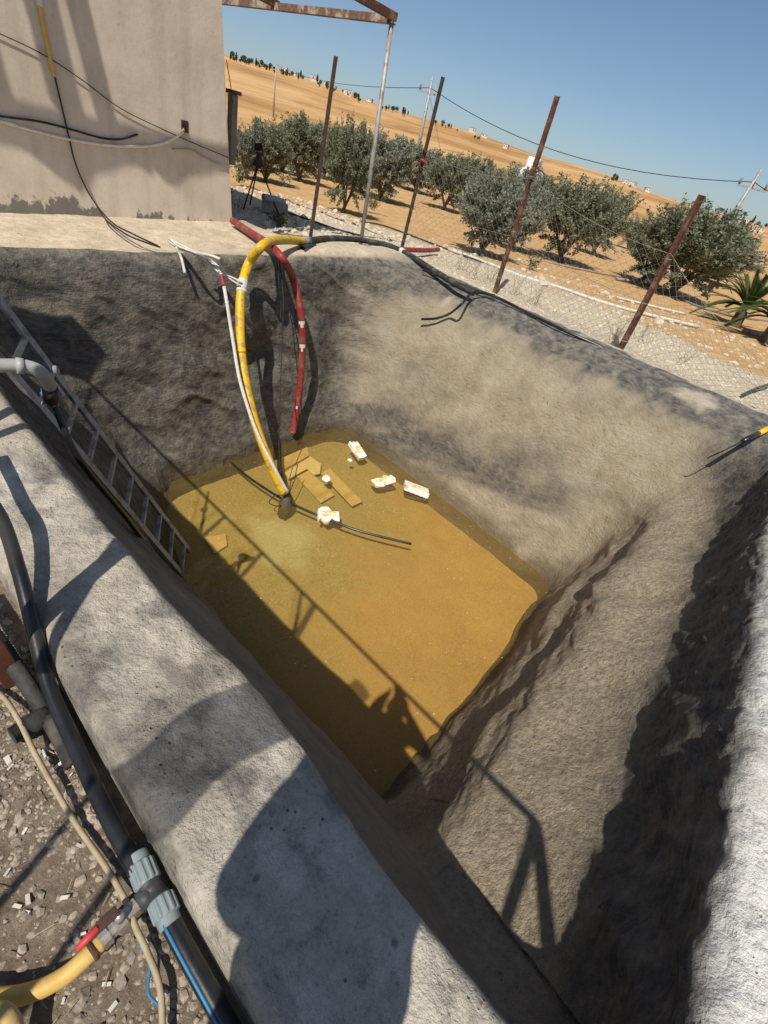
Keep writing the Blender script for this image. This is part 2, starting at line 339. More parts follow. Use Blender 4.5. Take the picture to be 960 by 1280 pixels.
# near wall at x = 1 and at x = 5: (y, z) pairs
NY1 = [-1.9, -1.82, -1.7, -1.1, -0.68, -0.60, -0.56, -0.47, -0.02, 0.07, 0.36, 0.44]
NZ1 = [-0.4, -0.12, -0.02, 0.02, 0.0, -0.05, -0.22, -0.60, -0.98, -1.30, -2.40, -2.66]
NY2 = [-1.9, -1.82, -1.7, -1.1, -0.42, -0.30, -0.24, -0.15, 0.25, 0.36, 0.70, 0.80]
NZ2 = [-0.4, -0.12, -0.02, 0.0, -0.02, -0.08, -0.25, -0.60, -0.94, -1.25, -2.40, -2.66]
BY = [8.9, 8.8, 8.6, 6.6, 5.58, 5.44, 5.39, 5.34, 5.24, 5.08, 4.82, 4.76]
BZ = [-0.5, -0.12, -0.04, 0.0, 0.0, -0.06, -0.20, -0.62, -1.15, -1.75, -2.40, -2.66]
RAD = [0.3, 0.3, 0.3, 0.4, 0.5, 0.5, 0.5, 0.45, 0.36, 0.28, 0.22, 0.2]
def build_pool():
    ts = []
    for k, cnt in enumerate([4, 6, 14, 20, 12, 14, 26, 30, 34, 38, 10]):
        ts += [k + i / cnt for i in range(cnt)]
    ts.append(11.0); ts = np.array(ts)
    ev = lambda a: pchip(KT, a, ts)
    lx, lz, rx, rz, by, bz, rad = map(ev, (LX, LZ, RX, RZ, BY, BZ, RAD)); n1y, n1z, n2y, n2z = map(ev, (NY1, NZ1, NY2, NZ2))
    nL, nR, nN, nB, nC = 330, 300, 330, 260, 34
    rows = []; sides = []
    for k, t in enumerate(ts):
        w = sstep(3.0, 10.0, t)
        def Rx(y): return rx[k] + (0.075 - 0.02 * w) * (y - 2.8)
        def Lx(y): return lx[k] + 0.36 * sstep(6, 10, t) * sstep(3.0, 4.7, y)
        def By(x):
            tilt = (0.03 + 0.06 * w) * (x - 3.4)
            if t >= 4: return by[k] + tilt
            return 5.58 + tilt + (by[k] - 5.58) * (1 - 0.80 * sstep(4.75, 5.15, np.asarray(x, float)))
        def Ny(x): return n1y[k] + (n2y[k] - n1y[k]) * np.clip((x - 1) / 4, -0.2, 1.2)
        def Bz(x): return bz[k] + (WZ0 + (WZ1 - WZ0) * np.clip((x - WP0[0]) / (WP1[0] - WP0[0]), -0.3, 1.3)) * sstep(4.6, 3.3, t) * sstep(0.5, 2.0, t)
        def Nz(x): return n1z[k] + (n2z[k] - n1z[k]) * np.clip((x - 1) / 4, -0.2, 1.2)
        r = rad[k]; rn = min(r, 0.12); rb = r + 0.45 * sstep(3.2, 5.0, t) * (1 - 0.75 * sstep(5.5, 10.0, t))
        yN_L, yN_R = Ny(lx[k]), Ny(rx[k]); yB_L, yB_R = By(lx[k]), By(rx[k])
        pts = []; sd = []
        # near side left -> right
        xs = np.linspace(lx[k] + rn, Rx(yN_R) - r, nN); pts.append(np.column_stack([xs, Ny(xs), Nz(xs)])); sd += [(1, 0, 0, 0)] * nN
        def corner(cx, cy, a0, za, zb, sa, sb, r=r):
            a = np.linspace(a0, a0 + math.pi / 2, nC + 2)[1:-1]; u = (a - a0) / (math.pi / 2); s_ = u * u * (3 - 2 * u)
            pts.append(np.column_stack([cx + r * np.cos(a), cy + r * np.sin(a), za + (zb - za) * s_]))
            for q in s_: sd.append(tuple((1 - q) * i + q * j for i, j in zip(sa, sb)))
        corner(Rx(yN_R) - r, yN_R + r, -math.pi / 2, Nz(rx[k]), rz[k], (1, 0, 0, 0), (0, 1, 0, 0))
        ys = np.linspace(yN_R + r, yB_R - rb, nR); pts.append(np.column_stack([Rx(ys), ys, np.full(nR, rz[k])])); sd += [(0, 1, 0, 0)] * nR
        corner(Rx(yB_R) - rb, yB_R - rb, 0, rz[k], float(Bz(rx[k])), (0, 1, 0, 0), (0, 0, 1, 0), rb)
        xs = np.linspace(Rx(yB_R) - rb, Lx(yB_L) + r, nB); pts.append(np.column_stack([xs, By(xs), Bz(xs) + xs * 0])); sd += [(0, 0, 1, 0)] * nB
        corner(Lx(yB_L) + r, yB_L - r, math.pi / 2, float(Bz(lx[k])), lz[k], (0, 0, 1, 0), (0, 0, 0, 1))
        ys = np.linspace(yB_L - r, yN_L + rn, nL); pts.append(np.column_stack([Lx(ys), ys, np.full(nL, lz[k])])); sd += [(0, 0, 0, 1)] * nL
        corner(Lx(yN_L) + rn, yN_L + rn, math.pi, lz[k], Nz(lx[k]), (0, 0, 0, 1), (1, 0, 0, 0), rn)
        rows.append(np.vstack(pts)); sides.append(np.array(sd))
    G = np.array(rows); S = np.array(sides); nk, m, _ = G.shape
    # ease the corners into the tilted straight runs
    cm_ = (S.max(2) < 0.999).astype(float); sm_ = cm_.copy()
    for _ in range(3): sm_ = sum(np.roll(sm_, q, 1) for q in range(-14, 15)) / 29.0
    sm_ = np.clip(sm_ * 3.0, 0, 1); Gb = G.copy()
    for _ in range(3): Gb = sum(np.roll(Gb, q, 1) for q in range(-9, 10)) / 19.0
    sm_ = sm_ * (1 - S[..., 3] * S[..., 0] * 0) ; nl_ = ((G[..., 0] < 1.6) & (G[..., 1] < 0.9)); sm_ = np.where(nl_, 0, sm_)
    G = G + (Gb - G) * sm_[..., None]
    Sb = S.copy()
    for _ in range(3): Sb = sum(np.roll(Sb, q, 1) for q in range(-16, 17)) / 33.0
    S = Sb
    dU = np.roll(G, -1, 1) - np.roll(G, 1, 1); dV = np.gradient(G, axis=0); NRM = np.cross(dU, dV); NRM /= np.linalg.norm(NRM, axis=2)[..., None] + 1e-9
    NRM = np.where((NRM[..., 2] * 1.0 < -0.2)[..., None], -NRM, NRM)
    mid = np.array([3.2, 2.6, 0.5]); tow = mid - G; fl = np.sum(NRM * tow, 2) < 0
    wallm = (ts > 5)[:, None] & fl; NRM[wallm] *= -1
    tcol = np.repeat(ts[:, None], m, 1)
    inner = sstep(4.3, 6.2, tcol); top = 1 - inner
    Nn, Rr, Bb, Ll = S[..., 0], S[..., 1], S[..., 2], S[..., 3]
    amp = 0.045 * Nn + 0.020 * Rr + 0.055 * Bb + 0.045 * Ll
    big = fbm(G * 0.85 + 3.1, 3) * 2.2 * amp
    med = fbm(G * np.array([3.2, 3.2, 4.2]) + 9, 3) * (0.012 * Nn + 0.005 * Rr + 0.018 * Bb + 0.014 * Ll) * 1.5
    # folds of hand-thrown plaster: ridged noise with a slanted grain
    gr = G @ np.array([[0.8, 0.3, 0.5], [-0.3, 0.9, 0.2], [-0.5, -0.2, 0.8]])
    rid = 1 - np.abs(fbm(gr * np.array([1.1, 1.5, 3.6]) + 31, 3)) * 2.2
    fold = (rid - 0.5) * (0.024 * Nn + 0.005 * Rr + 0.044 * Bb + 0.008 * Ll)
    fin = fbm(G * np.array([16, 16, 26]) + 4, 3) * (0.0055 * Nn + 0.0018 * Rr + 0.0035 * Bb + 0.004 * Ll)
    d = (big + med + fold) * inner + fin * (0.35 + 0.65 * inner)
    d = d + top * (fbm(G * 1.6 + 50, 3) * 0.016 + fbm(G * 7 + 20, 3) * 0.007 + fbm(G * 24 + 11, 2) * 0.0025)
    # the near wall: a sagging shoulder of silt with a few hollows
    def blob(x, y_, z_, s, h): return h * np.exp(-(((G[..., 0] - x) / s[0]) ** 2 + ((G[..., 2] - z_) / s[1]) ** 2)) * Nn
    d = d + blob(4.4, 0, -1.25, (0.55, 0.16), -0.07) + blob(3.9, 0, -1.6, (0.6, 0.14), 0.07) + blob(3.0, 0, -1.35, (0.5, 0.14), -0.06) + blob(2.2, 0, -1.3, (0.5, 0.14), 0.04)
    sl_ = P_ = G[..., 0] * 0.55 + G[..., 2] * 1.5
    d = d + Nn * sstep(-0.75, -1.0, G[..., 2]) * sstep(-2.3, -1.7, G[..., 2]) * 0.022 * np.maximum(0, fbm(np.stack([sl_ * 3.2, G[..., 0] * .6, G[..., 2] * .5], -1) + 61, 3)) * 2
    # left lip bulge
    d = d + 0.05 * Ll * np.exp(-((G[..., 1] - 0.55) / 0.35) ** 2) * sstep(4.2, 5, tcol) * (1 - sstep(6, 8, tcol))
    # undercut hollow behind the hoses on the back wall
    d = d - 0.16 * Bb * np.exp(-(((G[..., 0] - 3.9) / 0.32) ** 2 + ((G[..., 2] + 1.25) / 0.28) ** 2)) + 0.10 * Bb * np.exp(-(((G[..., 0] - 3.55) / 0.5) ** 2 + ((G[..., 2] + 0.55) / 0.25) ** 2))
    d = d + fbm(G * np.array([9, 9, 16]) + 77, 4) * 0.028 * Nn * sstep(3.7, 4.4, tcol) * (1 - sstep(5.4, 6.2, tcol))
    d = d * (1 - sstep(10.3, 11, tcol)) * sstep(0.5, 2.2, tcol)
    P = G + NRM * d[..., None]
    # attributes
    zz = P[..., 2]; n1 = fbm(P * 1.4 + 8, 4); n2 = fbm(P * np.array([3, 3, 9]) + 12, 4); n3 = fbm(P * 5 + 2, 4)
    lip = sstep(3.9, 4.6, tcol) * (1 - sstep(6.1, 7.3, tcol + n1 * 1.6)) * (1 - Rr) + Rr * sstep(3.0, 3.5, tcol + n3 * .5) * (1 - sstep(5.0, 6.6, tcol + n1 * 0.8 + n3 * 0.5))
    stain_shade = lip * (1.6 * Rr + 1.35 * Bb + 0.25 * Ll + 0.5 * Nn) * sstep(-0.6, 0.15, n1 + 0.5 * n3 + 0.25)
    low = sstep(-0.9, -1.9, zz + n1 * 0.9)
    n4 = fbm(P @ np.array([[1, 0, .25], [0, 1, .35], [0, 0, 1]]) * np.array([0.55, 0.55, 3.2]) + 40, 4)
    stain_shade = stain_shade + low * (0.95 * Rr * sstep(-0.30, 0.30, n4 + n1 * 0.3) + 0.55 * Bb * sstep(-0.4, 0.3, n2))
    stain_shade = stain_shade + inner * Bb * 0.55 * sstep(-0.1, 0.35, n1 + n2 * 0.6) + 0.75 * inner * Bb * sstep(0.0, -1.1, zz + n1 * .6) + 0.2 * inner * Bb + inner * Ll * (0.30 + 0.65 * sstep(1.6, 3.0, P[..., 1]))  # left wall term: shade and wet black painted in, strongest behind the ladder
    n5 = fbm(P * 11 + 70, 4)
    stain_shade = stain_shade + top * Ll * (0.42 * sstep(0.0, 0.35, n1 + 0.6 * n3) + 0.40 * sstep(0.05, 0.28, n5 + n3 * .5)) + sstep(4.5, 5.5, tcol) * (1 - sstep(6.4, 7.6, tcol)) * Nn * 1.0  # left rim mottling; near upper wall band has its shade darkened into the colour
    stain_shade = stain_shade + top * Bb * 0.10 * sstep(0, 0.4, n1)
    sand = inner * Nn * sstep(-0.3, -0.75, zz) + 0.5 * sstep(-1.9, -2.4, zz) * Rr * 0.5
    pale = top * (1.15 * Nn + 1.0 * Bb + 0.9 * Rr + 0.95 * Ll) * (0.85 + 0.5 * n3)
    warm = Bb * top + 0.25 * Rr * top + 0.3 * Ll * top * sstep(0, .4, n1)
    wet = sstep(-2.12, -2.33, zz + n3 * 0.12) * sstep(-0.35, 0.1, n1 + 0.4)
    fac = []
    idx = np.arange(nk * m).reshape(nk, m)
    a = idx[:-1]; b_ = np.roll(idx, -1, 1)[:-1]; c = np.roll(idx, -1, 1)[1:]; dd = idx[1:]
    Fc = np.stack([a, b_, c, dd], -1).reshape(-1, 4)
    me = bpy.data.meshes.new('concrete_pool'); V = P.reshape(-1, 3)
    me.vertices.add(len(V)); me.vertices.foreach_set('co', V.astype(np.float32).ravel())
    me.loops.add(len(Fc) * 4); me.loops.foreach_set('vertex_index', Fc.astype(np.int32).ravel())
    me.polygons.add(len(Fc)); me.polygons.foreach_set('loop_start', np.arange(0, len(Fc) * 4, 4, dtype=np.int32)); me.polygons.foreach_set('loop_total', np.full(len(Fc), 4, dtype=np.int32))
    me.update(calc_edges=True); me.polygons.foreach_set('use_smooth', [True] * len(Fc))
    at = me.color_attributes.new('wear_shade', 'FLOAT_COLOR', 'POINT')
    at.data.foreach_set('color', np.stack([np.clip(stain_shade, 0, 1), np.clip(sand, 0, 1), np.clip(pale, 0, 1), np.clip(wet, 0, 1)], -1).astype(np.float32).ravel())
    at2 = me.color_attributes.new('wear_shade2', 'FLOAT_COLOR', 'POINT')
    at2.data.foreach_set('color', np.stack([np.clip(warm, 0, 1), np.clip(inner, 0, 1), np.clip(Nn * top, 0, 1), np.ones_like(warm)], -1).astype(np.float32).ravel())
    o = bpy.data.objects.new('concrete_pool', me); col.objects.link(o)
    # material
    mt, N, L, bs = new_mat('cement_render'); tc = N.new('ShaderNodeTexCoord')
    def nz(sc, det=8, rg=0.6, vec=None, dist=0):
        q = N.new('ShaderNodeTexNoise'); q.inputs['Scale'].default_value = sc; q.inputs['Detail'].default_value = det; q.inputs['Roughness'].default_value = rg; q.inputs['Distortion'].default_value = dist
        L.new(vec or tc.outputs['Object'], q.inputs['Vector']); return q.outputs['Fac']
    def ramp(src, stops):
        q = N.new('ShaderNodeValToRGB'); e = q.color_ramp.elements
        while len(e) < len(stops): e.new(0.5)
        for k, (p, c_) in enumerate(stops): e[k].position = p; e[k].color = (*c_, 1)
        L.new(src, q.inputs['Fac']); return q.outputs['Color']
    def mix(f, a_, c_):
        q = N.new('ShaderNodeMixRGB'); L.new(f, q.inputs['Fac'])
        for s_, k in ((a_, 'Color1'), (c_, 'Color2')):
            if isinstance(s_, tuple): q.inputs[k].default_value = (*s_, 1)
            else: L.new(s_, q.inputs[k])
        return q.outputs[0]
    def math_(op, a_, b2):
        q = N.new('ShaderNodeMath'); q.operation = op
        for k, s_ in enumerate((a_, b2)):
            if isinstance(s_, (int, float)): q.inputs[k].default_value = s_
            else: L.new(s_, q.inputs[k])
        return q.outputs[0]
    w = N.new('ShaderNodeAttribute'); w.attribute_name = 'wear_shade'; sp = N.new('ShaderNodeSeparateColor'); L.new(w.outputs['Color'], sp.inputs[0])
    # brushed strokes
    mp = N.new('ShaderNodeMapping'); mp.inputs['Rotation'].default_value = (0.5, 0.35, 0.4); mp.inputs['Scale'].default_value = (1.0, 1.0, 7.0)
    wrp = N.new('ShaderNodeTexNoise'); wrp.inputs['Scale'].default_value = 1.1; wrp.inputs['Detail'].default_value = 2; L.new(tc.outputs['Object'], wrp.inputs['Vector'])
    vm = N.new('ShaderNodeVectorMath'); vm.operation = 'MULTIPLY_ADD'; vm.inputs[1].default_value = (0.55, 0.55, 0.55); L.new(wrp.outputs['Color'], vm.inputs[0]); L.new(tc.outputs['Object'], vm.inputs[2])
    L.new(vm.outputs[0], mp.inputs['Vector'])
    strokes = nz(7.0, 6, 0.7, mp.outputs[0])
    base = ramp(nz(3.0, 5, 0.65), [(0.3, (0.27, 0.22, 0.15)), (0.5, (0.36, 0.30, 0.21)), (0.7, (0.43, 0.37, 0.275))])
    base = mix(ramp(strokes, [(0.42, (0, 0, 0)), (0.66, (0.38, 0.38, 0.38))]), base, (0.25, 0.215, 0.165))
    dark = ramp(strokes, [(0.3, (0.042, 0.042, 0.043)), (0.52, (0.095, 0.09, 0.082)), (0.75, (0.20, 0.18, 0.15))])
    sandc = ramp(nz(26, 5, 0.75), [(0.3, (0.22, 0.17, 0.115)), (0.5, (0.42, 0.345, 0.24)), (0.72, (0.56, 0.47, 0.345))])
    palec = ramp(nz(7, 6, 0.80), [(0.32, (0.20, 0.19, 0.17)), (0.45, (0.46, 0.42, 0.355)), (0.68, (0.68, 0.625, 0.53))])
    w2 = N.new('ShaderNodeAttribute'); w2.attribute_name = 'wear_shade2'; sp2 = N.new('ShaderNodeSeparateColor'); L.new(w2.outputs['Color'], sp2.inputs[0])
    warmc = ramp(nz(9, 5, 0.72), [(0.3, (0.46, 0.37, 0.255)), (0.5, (0.60, 0.50, 0.365)), (0.7, (0.68, 0.585, 0.45))])
    limec = ramp(nz(14, 5, 0.75), [(0.3, (0.40, 0.385, 0.35)), (0.45, (0.68, 0.665, 0.62)), (0.7, (0.80, 0.785, 0.74))])
    palec = mix(sp2.outputs[0], palec, warmc); palec = mix(sp2.outputs[2], palec, limec)
    c_ = mix(sp.outputs[2], base, palec); c_ = mix(sp.outputs[1], c_, sandc)
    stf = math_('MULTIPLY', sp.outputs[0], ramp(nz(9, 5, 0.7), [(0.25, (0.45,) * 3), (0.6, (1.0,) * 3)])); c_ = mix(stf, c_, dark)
    # pits
    vo = N.new('ShaderNodeTexVoronoi'); vo.inputs['Scale'].default_value = 38; L.new(tc.outputs['Object'], vo.inputs['Vector'])
    spot = ramp(vo.outputs['Distance'], [(0.05, (1,) * 3), (0.16, (0,) * 3)])
    sel = ramp(nz(5, 4, 0.6), [(0.50, (0,) * 3), (0.60, (0.75,) * 3)])
    vo2 = N.new('ShaderNodeTexVoronoi'); vo2.inputs['Scale'].default_value = 17; vo2.inputs['Randomness'].default_value = 1.0; L.new(vm.outputs[0], vo2.inputs['Vector'])
    pit2 = math_('MULTIPLY', ramp(vo2.outputs['Distance'], [(0.06, (1,) * 3), (0.17, (0,) * 3)]), ramp(nz(3.1, 4, 0.6), [(0.54, (0,) * 3), (0.60, (0.6,) * 3)]))
    pit = math_('MAXIMUM', math_('MULTIPLY', spot, sel), pit2); c_ = mix(pit, c_, (0.06, 0.058, 0.055))
    grain = ramp(nz(70, 5, 0.85), [(0.32, (0.50,) * 3), (0.44, (0.95,) * 3), (0.62, (1.0,) * 3), (0.75, (1.18,) * 3)])
    mg = N.new('ShaderNodeMixRGB'); mg.blend_type = 'MULTIPLY'; mg.inputs[0].default_value = 0.85; L.new(c_, mg.inputs[1]); L.new(grain, mg.inputs[2]); c_ = mg.outputs[0]
    c_ = mix(math_('MULTIPLY', w.outputs['Alpha'], 0.65), c_, (0.085, 0.062, 0.03))
    L.new(c_, bs.inputs['Base Color']); bs.inputs['Roughness'].default_value = 0.92; bs.inputs['Specular IOR Level'].default_value = 0.18
    wv = N.new('ShaderNodeTexWave'); wv.inputs['Scale'].default_value = 5.5; wv.inputs['Distortion'].default_value = 9.0; wv.inputs['Detail'].default_value = 3.0; wv.inputs['Detail Scale'].default_value = 0.9; wv.bands_direction = 'DIAGONAL'; L.new(vm.outputs[0], wv.inputs['Vector'])
    comb = math_('MULTIPLY', math_('MULTIPLY', wv.outputs['Fac'], sp2.outputs[1]), ramp(nz(1.7, 3, 0.5), [(0.42, (0.05,) * 3), (0.6, (0.8,) * 3)]))
    sk = math_('MULTIPLY', math_('ADD', math_('MULTIPLY', sp2.outputs[1], 0.5), 0.10), math_('SUBTRACT', 1.0, math_('MULTIPLY', sp.outputs[1], 0.75)))
    comb = math_('MULTIPLY', comb, math_('SUBTRACT', 1.0, math_('MULTIPLY', sp.outputs[1], 0.7)))
    gk = math_('ADD', 0.55, math_('MULTIPLY', sp.outputs[1], 0.75))
    hh = math_('ADD', math_('MULTIPLY', strokes, sk), math_('MULTIPLY', nz(45, 5, 0.75), gk)); hh = math_('ADD', hh, math_('MULTIPLY', comb, 0.20))
    hh = math_('ADD', hh, math_('MULTIPLY', nz(9, 5, 0.68), 1.5)); hh = math_('SUBTRACT', hh, math_('MULTIPLY', pit, 0.5))
    bp = N.new('ShaderNodeBump'); bp.inputs['Strength'].default_value = 1.0; bp.inputs['Distance'].default_value = 0.022; L.new(hh, bp.inputs['Height']); L.new(bp.outputs[0], bs.inputs['Normal'])
    me.materials.append(mt)
    return o
pool = build_pool()
tag(pool, 'hand-plastered concrete pool with sloping walls and a rounded rim, nearly empty', 'pool')

# pool floor of silt
def build_floor():
    nx, ny = 140, 150; xs = np.linspace(1.35, 5.75, nx); ys = np.linspace(0.05, 5.2, ny); X, Y = np.meshgrid(xs, ys)
    P = np.stack([X, Y, X * 0], -1); Z = FLOOR + fbm(P * 1.1, 4) * 0.025 + fbm(P * 6 + 3, 3) * 0.007
    V = np.column_stack([X.ravel(), Y.ravel(), Z.ravel()])
    Fc = [(j * nx + i, j * nx + i + 1, (j + 1) * nx + i + 1, (j + 1) * nx + i) for j in range(ny - 1) for i in range(nx - 1)]
    mt, N, L, b = new_mat('pool_silt'); tc = N.new('ShaderNodeTexCoord')
    def nz(sc, det=8, rg=0.6):
        q = N.new('ShaderNodeTexNoise'); q.inputs['Scale'].default_value = sc; q.inputs['Detail'].default_value = det; q.inputs['Roughness'].default_value = rg; L.new(tc.outputs['Object'], q.inputs['Vector']); return q.outputs['Fac']
    def ramp(src, stops):
        q = N.new('ShaderNodeValToRGB'); e = q.color_ramp.elements
        while len(e) < len(stops): e.new(0.5)
        for k, (p, c_) in enumerate(stops): e[k].position = p; e[k].color = (*c_, 1)
        L.new(src, q.inputs['Fac']); return q.outputs['Color']
    def mix(f, a_, c_):
        q = N.new('ShaderNodeMixRGB'); L.new(f, q.inputs['Fac']); L.new(a_, q.inputs['Color1']); L.new(c_, q.inputs['Color2']); return q.outputs[0]
    at = N.new('ShaderNodeAttribute'); at.attribute_name = 'zone'; sp = N.new('ShaderNodeSeparateColor'); L.new(at.outputs['Color'], sp.inputs[0])
    silt = ramp(nz(2.2, 10, 0.68), [(0.3, (0.37, 0.235, 0.085)), (0.5, (0.46, 0.305, 0.115)), (0.7, (0.52, 0.36, 0.15))])
    fine = ramp(nz(40, 8, 0.8), [(0.36, (0.30, 0.19, 0.065)), (0.64, (0.66, 0.475, 0.225))])
    m1 = N.new('ShaderNodeMixRGB'); m1.inputs[0].default_value = 0.4; L.new(silt, m1.inputs[1]); L.new(fine, m1.inputs[2])
    algae = ramp(nz(34, 8, 0.8), [(0.34, (0.27, 0.215, 0.085)), (0.6, (0.44, 0.37, 0.17))])
    bare = ramp(nz(30, 8, 0.85), [(0.36, (0.40, 0.40, 0.24)), (0.64, (0.62, 0.64, 0.46))])
    c_ = mix(sp.outputs[0], m1.outputs[0], algae); c_ = mix(sp.outputs[1], c_, bare)
    L.new(c_, b.inputs['Base Color']); b.inputs['Roughness'].default_value = 0.9; b.inputs['Specular IOR Level'].default_value = 0.05
    o = link('pool_floor', V, Fc, mt); o['kind'] = 'structure'
    x, y = V[:, 0], V[:, 1]; wv = fbm(V * 2.2 + 4, 4)
    g = sstep(1.2, 3.2, y - 0.45 * (x - 3) + wv * 0.9); c = np.exp(-(((x - 3.0) / 0.42) ** 2 + ((y - 3.45) / 0.5) ** 2)); c = sstep(0.28, 0.75, c + wv * 0.55)
    a = o.data.color_attributes.new('zone', 'FLOAT_COLOR', 'POINT'); a.data.foreach_set('color', np.column_stack([np.clip(g * 1.0, 0, 1), c * 0.7, x * 0, x * 0 + 1]).astype(np.float32).ravel())
build_floor()
def build_water():
    nx = 60; xs = np.linspace(1.3, 5.8, nx); ys = np.linspace(-0.1, 5.3, nx); X, Y = np.meshgrid(xs, ys)
    V = np.column_stack([X.ravel(), Y.ravel(), np.full(nx * nx, WATER)])
    Fc = [(j * nx + i, j * nx + i + 1, (j + 1) * nx + i + 1, (j + 1) * nx + i) for j in range(nx - 1) for i in range(nx - 1)]
    mt, N, L, b = new_mat('pool_water'); N.remove(b)
    tr = N.new('ShaderNodeBsdfTransparent'); tr.inputs[0].default_value = (0.93, 0.85, 0.62, 1)
    df = N.new('ShaderNodeBsdfDiffuse'); df.inputs[0].default_value = (0.33, 0.24, 0.10, 1)
    gl = N.new('ShaderNodeBsdfGlossy'); gl.inputs['Roughness'].default_value = 0.02
    fr = N.new('ShaderNodeFresnel'); fr.inputs['IOR'].default_value = 1.33
    tc = N.new('ShaderNodeTexCoord'); nz = N.new('ShaderNodeTexNoise'); nz.inputs['Scale'].default_value = 5; nz.inputs['Detail'].default_value = 3; L.new(tc.outputs['Object'], nz.inputs['Vector'])
    bp = N.new('ShaderNodeBump'); bp.inputs['Strength'].default_value = 0.06; bp.inputs['Distance'].default_value = 0.02; L.new(nz.outputs['Fac'], bp.inputs['Height'])
    L.new(bp.outputs[0], gl.inputs['Normal']); L.new(bp.outputs[0], fr.inputs['Normal'])
    m1 = N.new('ShaderNodeMixShader'); m1.inputs[0].default_value = 0.16; L.new(tr.outputs[0], m1.inputs[1]); L.new(df.outputs[0], m1.inputs[2])
    m2 = N.new('ShaderNodeMixShader'); L.new(fr.outputs[0], m2.inputs[0]); L.new(m1.outputs[0], m2.inputs[1]); L.new(gl.outputs[0], m2.inputs[2])
    L.new(m2.outputs[0], N['Material Output'].inputs['Surface'])
    o = link('pool_water', V, Fc, mt); o['kind'] = 'structure'
build_water()

# =================================================================== BUILDING
def wall_mat():
    mt, N, L, b = new_mat('cement_wall'); tc = N.new('ShaderNodeTexCoord')
    def nz(sc, det=8, rg=0.6, s=(1, 1, 1)):
        mp = N.new('ShaderNodeMapping'); mp.inputs['Scale'].default_value = s; L.new(tc.outputs['Object'], mp.inputs['Vector'])
        q = N.new('ShaderNodeTexNoise'); q.inputs['Scale'].default_value = sc; q.inputs['Detail'].default_value = det; q.inputs['Roughness'].default_value = rg; L.new(mp.outputs[0], q.inputs['Vector']); return q.outputs['Fac']
    def ramp(src, stops):
        q = N.new('ShaderNodeValToRGB'); e = q.color_ramp.elements
        while len(e) < len(stops): e.new(0.5)
        for k, (p, c_) in enumerate(stops): e[k].position = p; e[k].color = (*c_, 1)
        L.new(src, q.inputs['Fac']); return q.outputs['Color']
    base = ramp(nz(1.6, 10, 0.68), [(0.3, (0.50, 0.415, 0.32)), (0.5, (0.60, 0.51, 0.40)), (0.7, (0.66, 0.575, 0.465))])
    m1 = N.new('ShaderNodeMixRGB'); m1.inputs[2].default_value = (0.36, 0.29, 0.22, 1); L.new(ramp(nz(1.3, 6, 0.6, (3, 3, 0.3)), [(0.5, (0,) * 3), (0.75, (0.5,) * 3)]), m1.inputs[0]); L.new(base, m1.inputs[1])
    m2 = N.new('ShaderNodeMixRGB'); m2.inputs[2].default_value = (0.3, 0.25, 0.2, 1); L.new(ramp(nz(28, 6, 0.7), [(0.58, (0,) * 3), (0.75, (0.55,) * 3)]), m2.inputs[0]); L.new(m1.outputs[0], m2.inputs[1])
    # grey-black damp flakes along the foot of the wall
    sx = N.new('ShaderNodeSeparateXYZ'); L.new(tc.outputs['Object'], sx.inputs[0])
    mr = N.new('ShaderNodeMapRange'); mr.inputs[1].default_value = -0.1; mr.inputs[2].default_value = 0.22; mr.inputs[3].default_value = 0.30; mr.inputs[4].default_value = -0.12; L.new(sx.outputs[2], mr.inputs[0])
    pm_ = N.new('ShaderNodeMath'); pm_.operation = 'MULTIPLY_ADD'; L.new(nz(1.1, 2, 0.5, (1, 1, 0.1)), pm_.inputs[0]); pm_.inputs[1].default_value = 0.9; pm_.inputs[2].default_value = -0.47
    ad0 = N.new('ShaderNodeMath'); ad0.operation = 'ADD'; L.new(mr.outputs[0], ad0.inputs[0]); L.new(pm_.outputs[0], ad0.inputs[1])
    ad = N.new('ShaderNodeMath'); ad.operation = 'ADD'; L.new(ad0.outputs[0], ad.inputs[0]); L.new(nz(7, 6, 0.7, (1, 1, 0.7)), ad.inputs[1])
    m3 = N.new('ShaderNodeMixRGB'); m3.inputs[2].default_value = (0.10, 0.09, 0.085, 1); L.new(ramp(ad.outputs[0], [(0.70, (0,) * 3), (0.76, (0.8,) * 3)]), m3.inputs[0]); L.new(m2.outputs[0], m3.inputs[1])
    L.new(m3.outputs[0], b.inputs['Base Color']); b.inputs['Roughness'].default_value = 0.95; b.inputs['Specular IOR Level'].default_value = 0.12
    bp = N.new('ShaderNodeBump'); bp.inputs['Strength'].default_value = 0.35; bp.inputs['Distance'].default_value = 0.008; L.new(nz(18, 9, 0.7), bp.inputs['Height']); L.new(bp.outputs[0], b.inputs['Normal'])
    return mt
bld = empty('building', (WP1[0], WP1[1], 0), 'plain cement-rendered building standing at the head of the pool', 'building')
def wl(s, z, off=0.0):    # point on the wall: s metres left of the corner, z up, off metres in front
    p = WP1 - WU * s - WN * off; return np.array([p[0], p[1], z])
